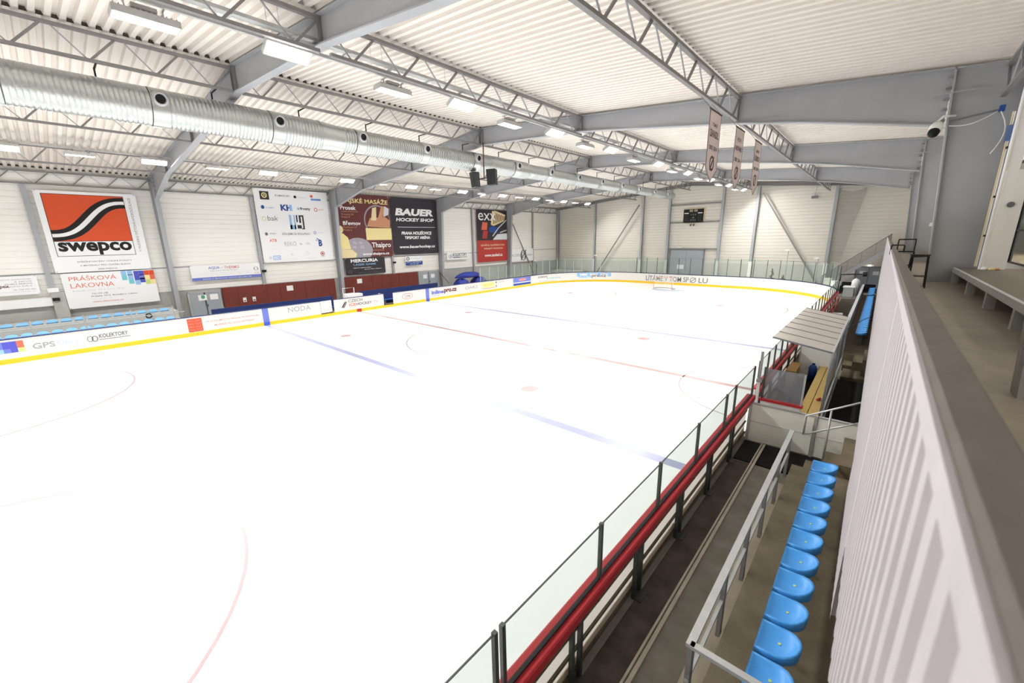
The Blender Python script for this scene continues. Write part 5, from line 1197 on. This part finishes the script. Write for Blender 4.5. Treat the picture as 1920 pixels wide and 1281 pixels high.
# parapet: separate overlapping corrugated sheets, top cap
def sheet(y0, y1, zb0, zb1, lab, lean=0.0):
    bb = MB(); p = 0.17; pts = []; y = y0
    while y < y1 - 1e-6:
        for f, d in ((0, 0), (0.42, 0), (0.52, 0.038), (0.9, 0.038)):
            if y + f*p <= y1: pts.append((y + f*p, d))
        y += p
    pts.append((y1, 0))
    n = len(pts); vs = []
    for zz in range(2):
        for a, d in pts:
            zb = zb0 + (zb1 - zb0)*(a - y0)/(y1 - y0)
            vs.append((XP + d - (lean*(5.0 - zb)/2 if zz == 0 else 0), a, zb if zz == 0 else 5.0))
    bb.add(vs, [(i, i + 1, i + 1 + n, i + n) for i in range(n - 1)], SHEET)
    k = pts[::2]
    return tag(bb.build('corrugated_sheet'), lab, 'sheet', 'corrugated sheets of the gallery parapet')
sheet(-20.0, -12.2, 3.2, 3.0, 'pale corrugated parapet sheet closest to the near end, with big upright ribs')
sheet(-12.2, -9.2, 2.3, 1.9, 'pale corrugated parapet sheet hanging lower beside the near blue seats')
sheet(-9.2, -3.0, 2.4, 2.0, 'pale corrugated parapet sheet above the white partition')
sheet(-3.0, 6.0, 1.95, 1.7, 'pale corrugated parapet sheet above the covered bench')
sheet(6.0, 34.8, 1.6, 1.5, 'long pale corrugated parapet sheet above the far blue seats')
t = thing('parapet_cap', 'dark brown worn cap rail along the top of the gallery parapet', 'cap rail', (XP, -20, 5.0))
MB().prism([(XP + 0.006, 4.97), (XP + 0.006, 5.024), (XP + 0.016, 5.034), (XP + 0.078, 5.034), (XP + 0.087, 5.024), (XP + 0.085, 4.9), (XP + 0.06, 4.9), (XP + 0.06, 4.97)], -20.0, 34.8, 1, CAPDARK).build('cap', t)
MB().box(XP - 0.005, XP + 0.0055, -20.0, 34.8, 4.955, 5.018, SHEET).build('edge_strip', t)
b = MB(); b.box(XP + 0.04, XP + 0.058, -20, 34.8, ZG, 4.965, GALFLOOR); struct(b.build('wall_parapet'))
# bar stools
def stool(x, y, rz, lab):
    t = thing('bar_stool', lab, 'stool', (x, y, ZG), 'black bar stools on the gallery'); c, s = math.cos(rz), math.sin(rz)
    def P(u, v, z): return (x + u*c - v*s, y + u*s + v*c, ZG + z)
    bb = MB(); bb.hexa([P(-0.17, -0.17, 0.79), P(0.17, -0.17, 0.82), P(0.17, 0.17, 0.82), P(-0.17, 0.17, 0.82), P(-0.2, -0.2, 0.87), P(0.2, -0.2, 0.87), P(0.2, 0.2, 0.87), P(-0.2, 0.2, 0.87)], mat('stool_seat', (70, 66, 54), 0.6)); bb.build('seat', t)
    for u in (-1, 1):
        for v in (-1, 1): MB().bar(P(0.16*u, 0.16*v, 0.82), P(0.2*u, 0.2*v, 0.0), 0.028, 0.028, BLACK).build('leg', t)
    bb = MB()
    for a, q in (((-1, -1), (1, -1)), ((1, -1), (1, 1)), ((1, 1), (-1, 1)), ((-1, 1), (-1, -1))): bb.bar(P(0.185*a[0], 0.185*a[1], 0.3), P(0.185*q[0], 0.185*q[1], 0.3), 0.02, 0.02, BLACK)
    bb.build('footrest', t); return t
stool(16.77, -0.3, 0.0, 'black bar stool at the parapet with a dark square seat')
t = thing('bar_chair', 'thin black bar chair frame at the parapet beyond the bar stool', 'chair', (16.55, 5.0, ZG))
x, y = 16.62, 5.0
for sx in (-0.24, 0.24):
    for sy in (-0.2, 0.2): MB().tube([(x + sx, y + sy, ZG), (x + sx*0.95, y + sy, ZG + (0.76 if sy < 0 else 1.2))], 0.018, BLACK).build('leg', t)
MB().box(x - 0.24, x + 0.24, y - 0.21, y + 0.21, ZG + 0.75, ZG + 0.79, SOFTBLACK).build('seat', t); MB().tube([(x - 0.235, y + 0.2, ZG + 1.2), (x + 0.235, y + 0.2, ZG + 1.2)], 0.022, BLACK).build('back_rail', t); MB().tube([(x - 0.24, y - 0.2, ZG + 0.3), (x + 0.24, y - 0.2, ZG + 0.3)], 0.014, BLACK).build('footrest', t)
t = thing('cap_hook', 'black hook bracket clamped over the parapet cap, before the bar stool', 'hook', (16.12, -4.4, 5.03))
MB().tube([(16.12, -4.4, 4.92), (16.12, -4.4, 5.09), (16.135, -4.4, 5.105), (16.3, -4.4, 5.105), (16.315, -4.4, 5.09), (16.315, -4.4, 4.98)], 0.014, BLACK).build('bar', t)
# raised platform
t = thing('raised_platform', 'raised grey spectator platform on short posts along the gallery', 'platform', (17.6, 1.5, ZG))
MB().box(17.62, XR - 0.02, -8.6, 1.52, 4.29, 4.34, DECKTOP).build('deck', t); MB().box(17.58, 17.64, -8.6, 1.55, 4.22, 4.345, LGREY).build('edge_beam', t)
for y in (1.4, -1.6, -4.05, -6.4, -8.4):
    MB().box(17.6, 17.74, y - 0.07, y + 0.07, ZG, 4.24, LGREY).build('leg', t)
    MB().box(18.8, 18.94, y - 0.07, y + 0.07, ZG, 4.24, LGREY).build('leg', t)
t = thing('white_box_column', 'white boxed column standing on the raised platform beside the window wall', 'column', (18.3, 1.2, 4.34))
MB().box(18.1, 18.5, 1.0, 1.35, 4.34, 6.85, WHITE).build('casing', t); MB().box(18.08, 18.3, 1.0, 1.2, 6.85, 9.4, WHITE).build('upper_casing', t)
MB().tube([(18.04, 0.98, 4.34), (18.04, 0.98, 9.2)], 0.035, WHITE, 10).build('drain_pipe', t)
bb = MB(); bb.tube([(18.3, 0.98, 6.0), (18.3, 1.0, 6.0)], 0.07, GREYTXT, 16); bb.build('round_hatch', t)
tt = thing('crumpled_bag', 'small crumpled pale bag at the foot of the white boxed column', 'bag', (18.2, 0.7, 4.34))
for k, (a, c, r) in enumerate(((18.1, 0.75, 0.07), (18.22, 0.68, 0.06), (18.33, 0.78, 0.05))):
    MB().tube([(a, c, 4.34), (a, c, 4.34 + r*0.6), (a, c, 4.34 + r*1.2)], [r, r*1.05, r*0.3], (WHITE, TANB, PEACH)[k], 9).build('fold', tt, True)
bb = MB(); 
for z in (5.2, 6.2, 7.4): bb.box(17.98, 18.06, 1.1, 1.2, z, z + 0.05, SOFTBLACK)
for k in range(3): bb.tube([(17.98 + 0.03*k, 1.3, 4.4), (17.98 + 0.03*k, 1.3, 8.3)], 0.02, (TANB, WHITE, GREYTXT)[k], 6)
tag(bb.build('service_pipes'), 'bundle of thin beige pipes running up beside the white boxed column', 'pipe')
# dome camera on its arm
t = thing('security_camera', 'white dome security camera with dark window on an arm at the grey frame', 'camera', (16.6, 1.3, 8.1))
vs = []
MB().tube([(16.62, 1.3, 8.22), (16.6, 1.25, 8.3), (16.7, 1.3, 8.42), (16.95, 1.4, 8.42)], 0.03, WHITE).build('arm', t, True)
MB().tube([(16.62, 1.28, 8.24), (16.6, 1.2, 8.14), (16.57, 1.1, 8.03)], [0.11, 0.15, 0.13], WHITE, 18).build('housing', t, True)
MB().tube([(16.575, 1.11, 8.04), (16.55, 1.03, 7.96), (16.54, 0.99, 7.92), (16.535, 0.975, 7.90)], [0.128, 0.115, 0.07, 0.01], BLACK, 18).build('dome_window', t, True)
t = thing('camera_conduit', 'thin grey conduit and drooping white cable running from the dome camera to the junction boxes', 'conduit', (17.4, 1.3, 8.5))
MB().tube([(16.85, 1.45, 8.3), (17.75, 1.45, 8.42)], 0.025, GREYTXT).build('conduit', t)
pts = [(16.85 + 0.085*k, 1.4, 8.18 - 0.12*math.sin(PI*k/10) + 0.02*k) for k in range(11)]; MB().tube(pts, 0.012, WHITE, 6).build('cable', t, True)
pts = [(17.75 + 0.16*math.sin(PI*k/8), 1.35, 8.38 - 0.13*k) for k in range(9)]; MB().tube(pts, 0.012, WHITE, 6).build('cable', t, True)
MB().box(17.72, 17.82, 1.3, 1.45, 8.36, 8.5, BLUE).build('clamp_box', t)
tag(MB().box(17.95, 18.12, 1.25, 1.45, 7.6, 7.98, mat('box_blue', (96, 120, 170), 0.6)).build('junction_box'), 'blue junction box beside the pipes near the dome camera', 'junction box')
tag(MB().add([(17.5, 13.17, 5.62), (17.78, 13.17, 5.60), (17.8, 13.17, 5.82), (17.52, 13.17, 5.78)], [(0, 1, 2, 3)], WHITE).build('torn_label'), 'torn white paper scrap stuck on a grey frame column behind the bar stool', 'label')
# window wall of the gallery, a lit room behind it
b = MB(); b.box(XR, XR + 0.15, -20, YF, ZG, 4.36, PLINTH); b.box(XR, XR + 0.15, -20, YF, 7.6, 10.2, WHITEWALL); b.box(XR, XR + 0.15, YB, -20, ZG, 10.2, WHITEWALL); b.box(XR, XR + 0.15, 12.0, YF, 4.3, 7.7, WHITEWALL); struct(b.build('wall_right'))
t = bpy.data.objects.new('window_1', None); COL.objects.link(t); t.location = (XR, -6, 4.36); ORG[t.name] = Vector(t.location); struct(t)
bb = MB()
for k in range(14):
    y = -19.0 + k*2.35; bb.box(XR + 0.02, XR + 0.1, y - 0.03, y + 0.03, 4.36, 7.6, BLACK)
for z in (4.38, 5.35, 6.4, 7.56): bb.box(XR + 0.03, XR + 0.09, -20, 12, z - 0.025, z + 0.025, BLACK)
bb.build('window_frame', t); MB().box(XR + 0.055, XR + 0.065, -20, 12, 4.36, 7.6, WIN).build('pane', t)
b = MB(); b.box(XR + 4.6, XR + 4.75, -20, YF, ZG, 7.7, ROOMW); struct(b.build('wall_room'))
b = MB(); b.box(XR + 0.15, XR + 4.7, -20, YF, 7.62, 7.7, ROOMW); struct(b.build('ceiling_room'))
for k, y in enumerate((-12, -4, 4, 12, 20)):
    t = thing('ceiling_panel_light', 'square ceiling light in the lit room behind the gallery windows, %s along the room' % nth(k), 'light', (XR + 2.3, y, 7.6), 'lights of the room behind the windows')
    MB().box(XR + 1.9, XR + 2.7, y - 0.4, y + 0.4, 7.58, 7.62, LAMPW).build('housing', t); MB().box(XR + 1.95, XR + 2.65, y - 0.35, y + 0.35, 7.57, 7.578, mat('room_light', (255, 244, 226), 0.5, emit=80)).build('diffuser', t)

# ------------------------------------------------------------------ light and render look
EMIT.node_tree.nodes['Principled BSDF'].inputs['Emission Strength'].default_value = 14.0
w = bpy.data.worlds.new('world'); SC.world = w; w.use_nodes = True
w.node_tree.nodes['Background'].inputs['Color'].default_value = (0.9, 0.94, 1.0, 1); w.node_tree.nodes['Background'].inputs['Strength'].default_value = 0.6
SC.view_settings.view_transform = 'Standard'; SC.view_settings.look = 'None'; SC.view_settings.gamma = 1.0; SC.view_settings.use_curve_mapping = False
SC.view_settings.exposure = 0.22
cy = SC.cycles
cy.use_denoising = True; cy.max_bounces = 12; cy.diffuse_bounces = 6; cy.glossy_bounces = 4; cy.transparent_max_bounces = 24; cy.transmission_bounces = 6
cy.sample_clamp_indirect = 8.0; cy.caustics_reflective = False; cy.caustics_refractive = False
try: cy.denoiser = 'OPENIMAGEDENOISE'; cy.use_light_tree = True
except Exception: pass
for o in SC.objects:          # smooth curved shells keep their crisp edges
    pass
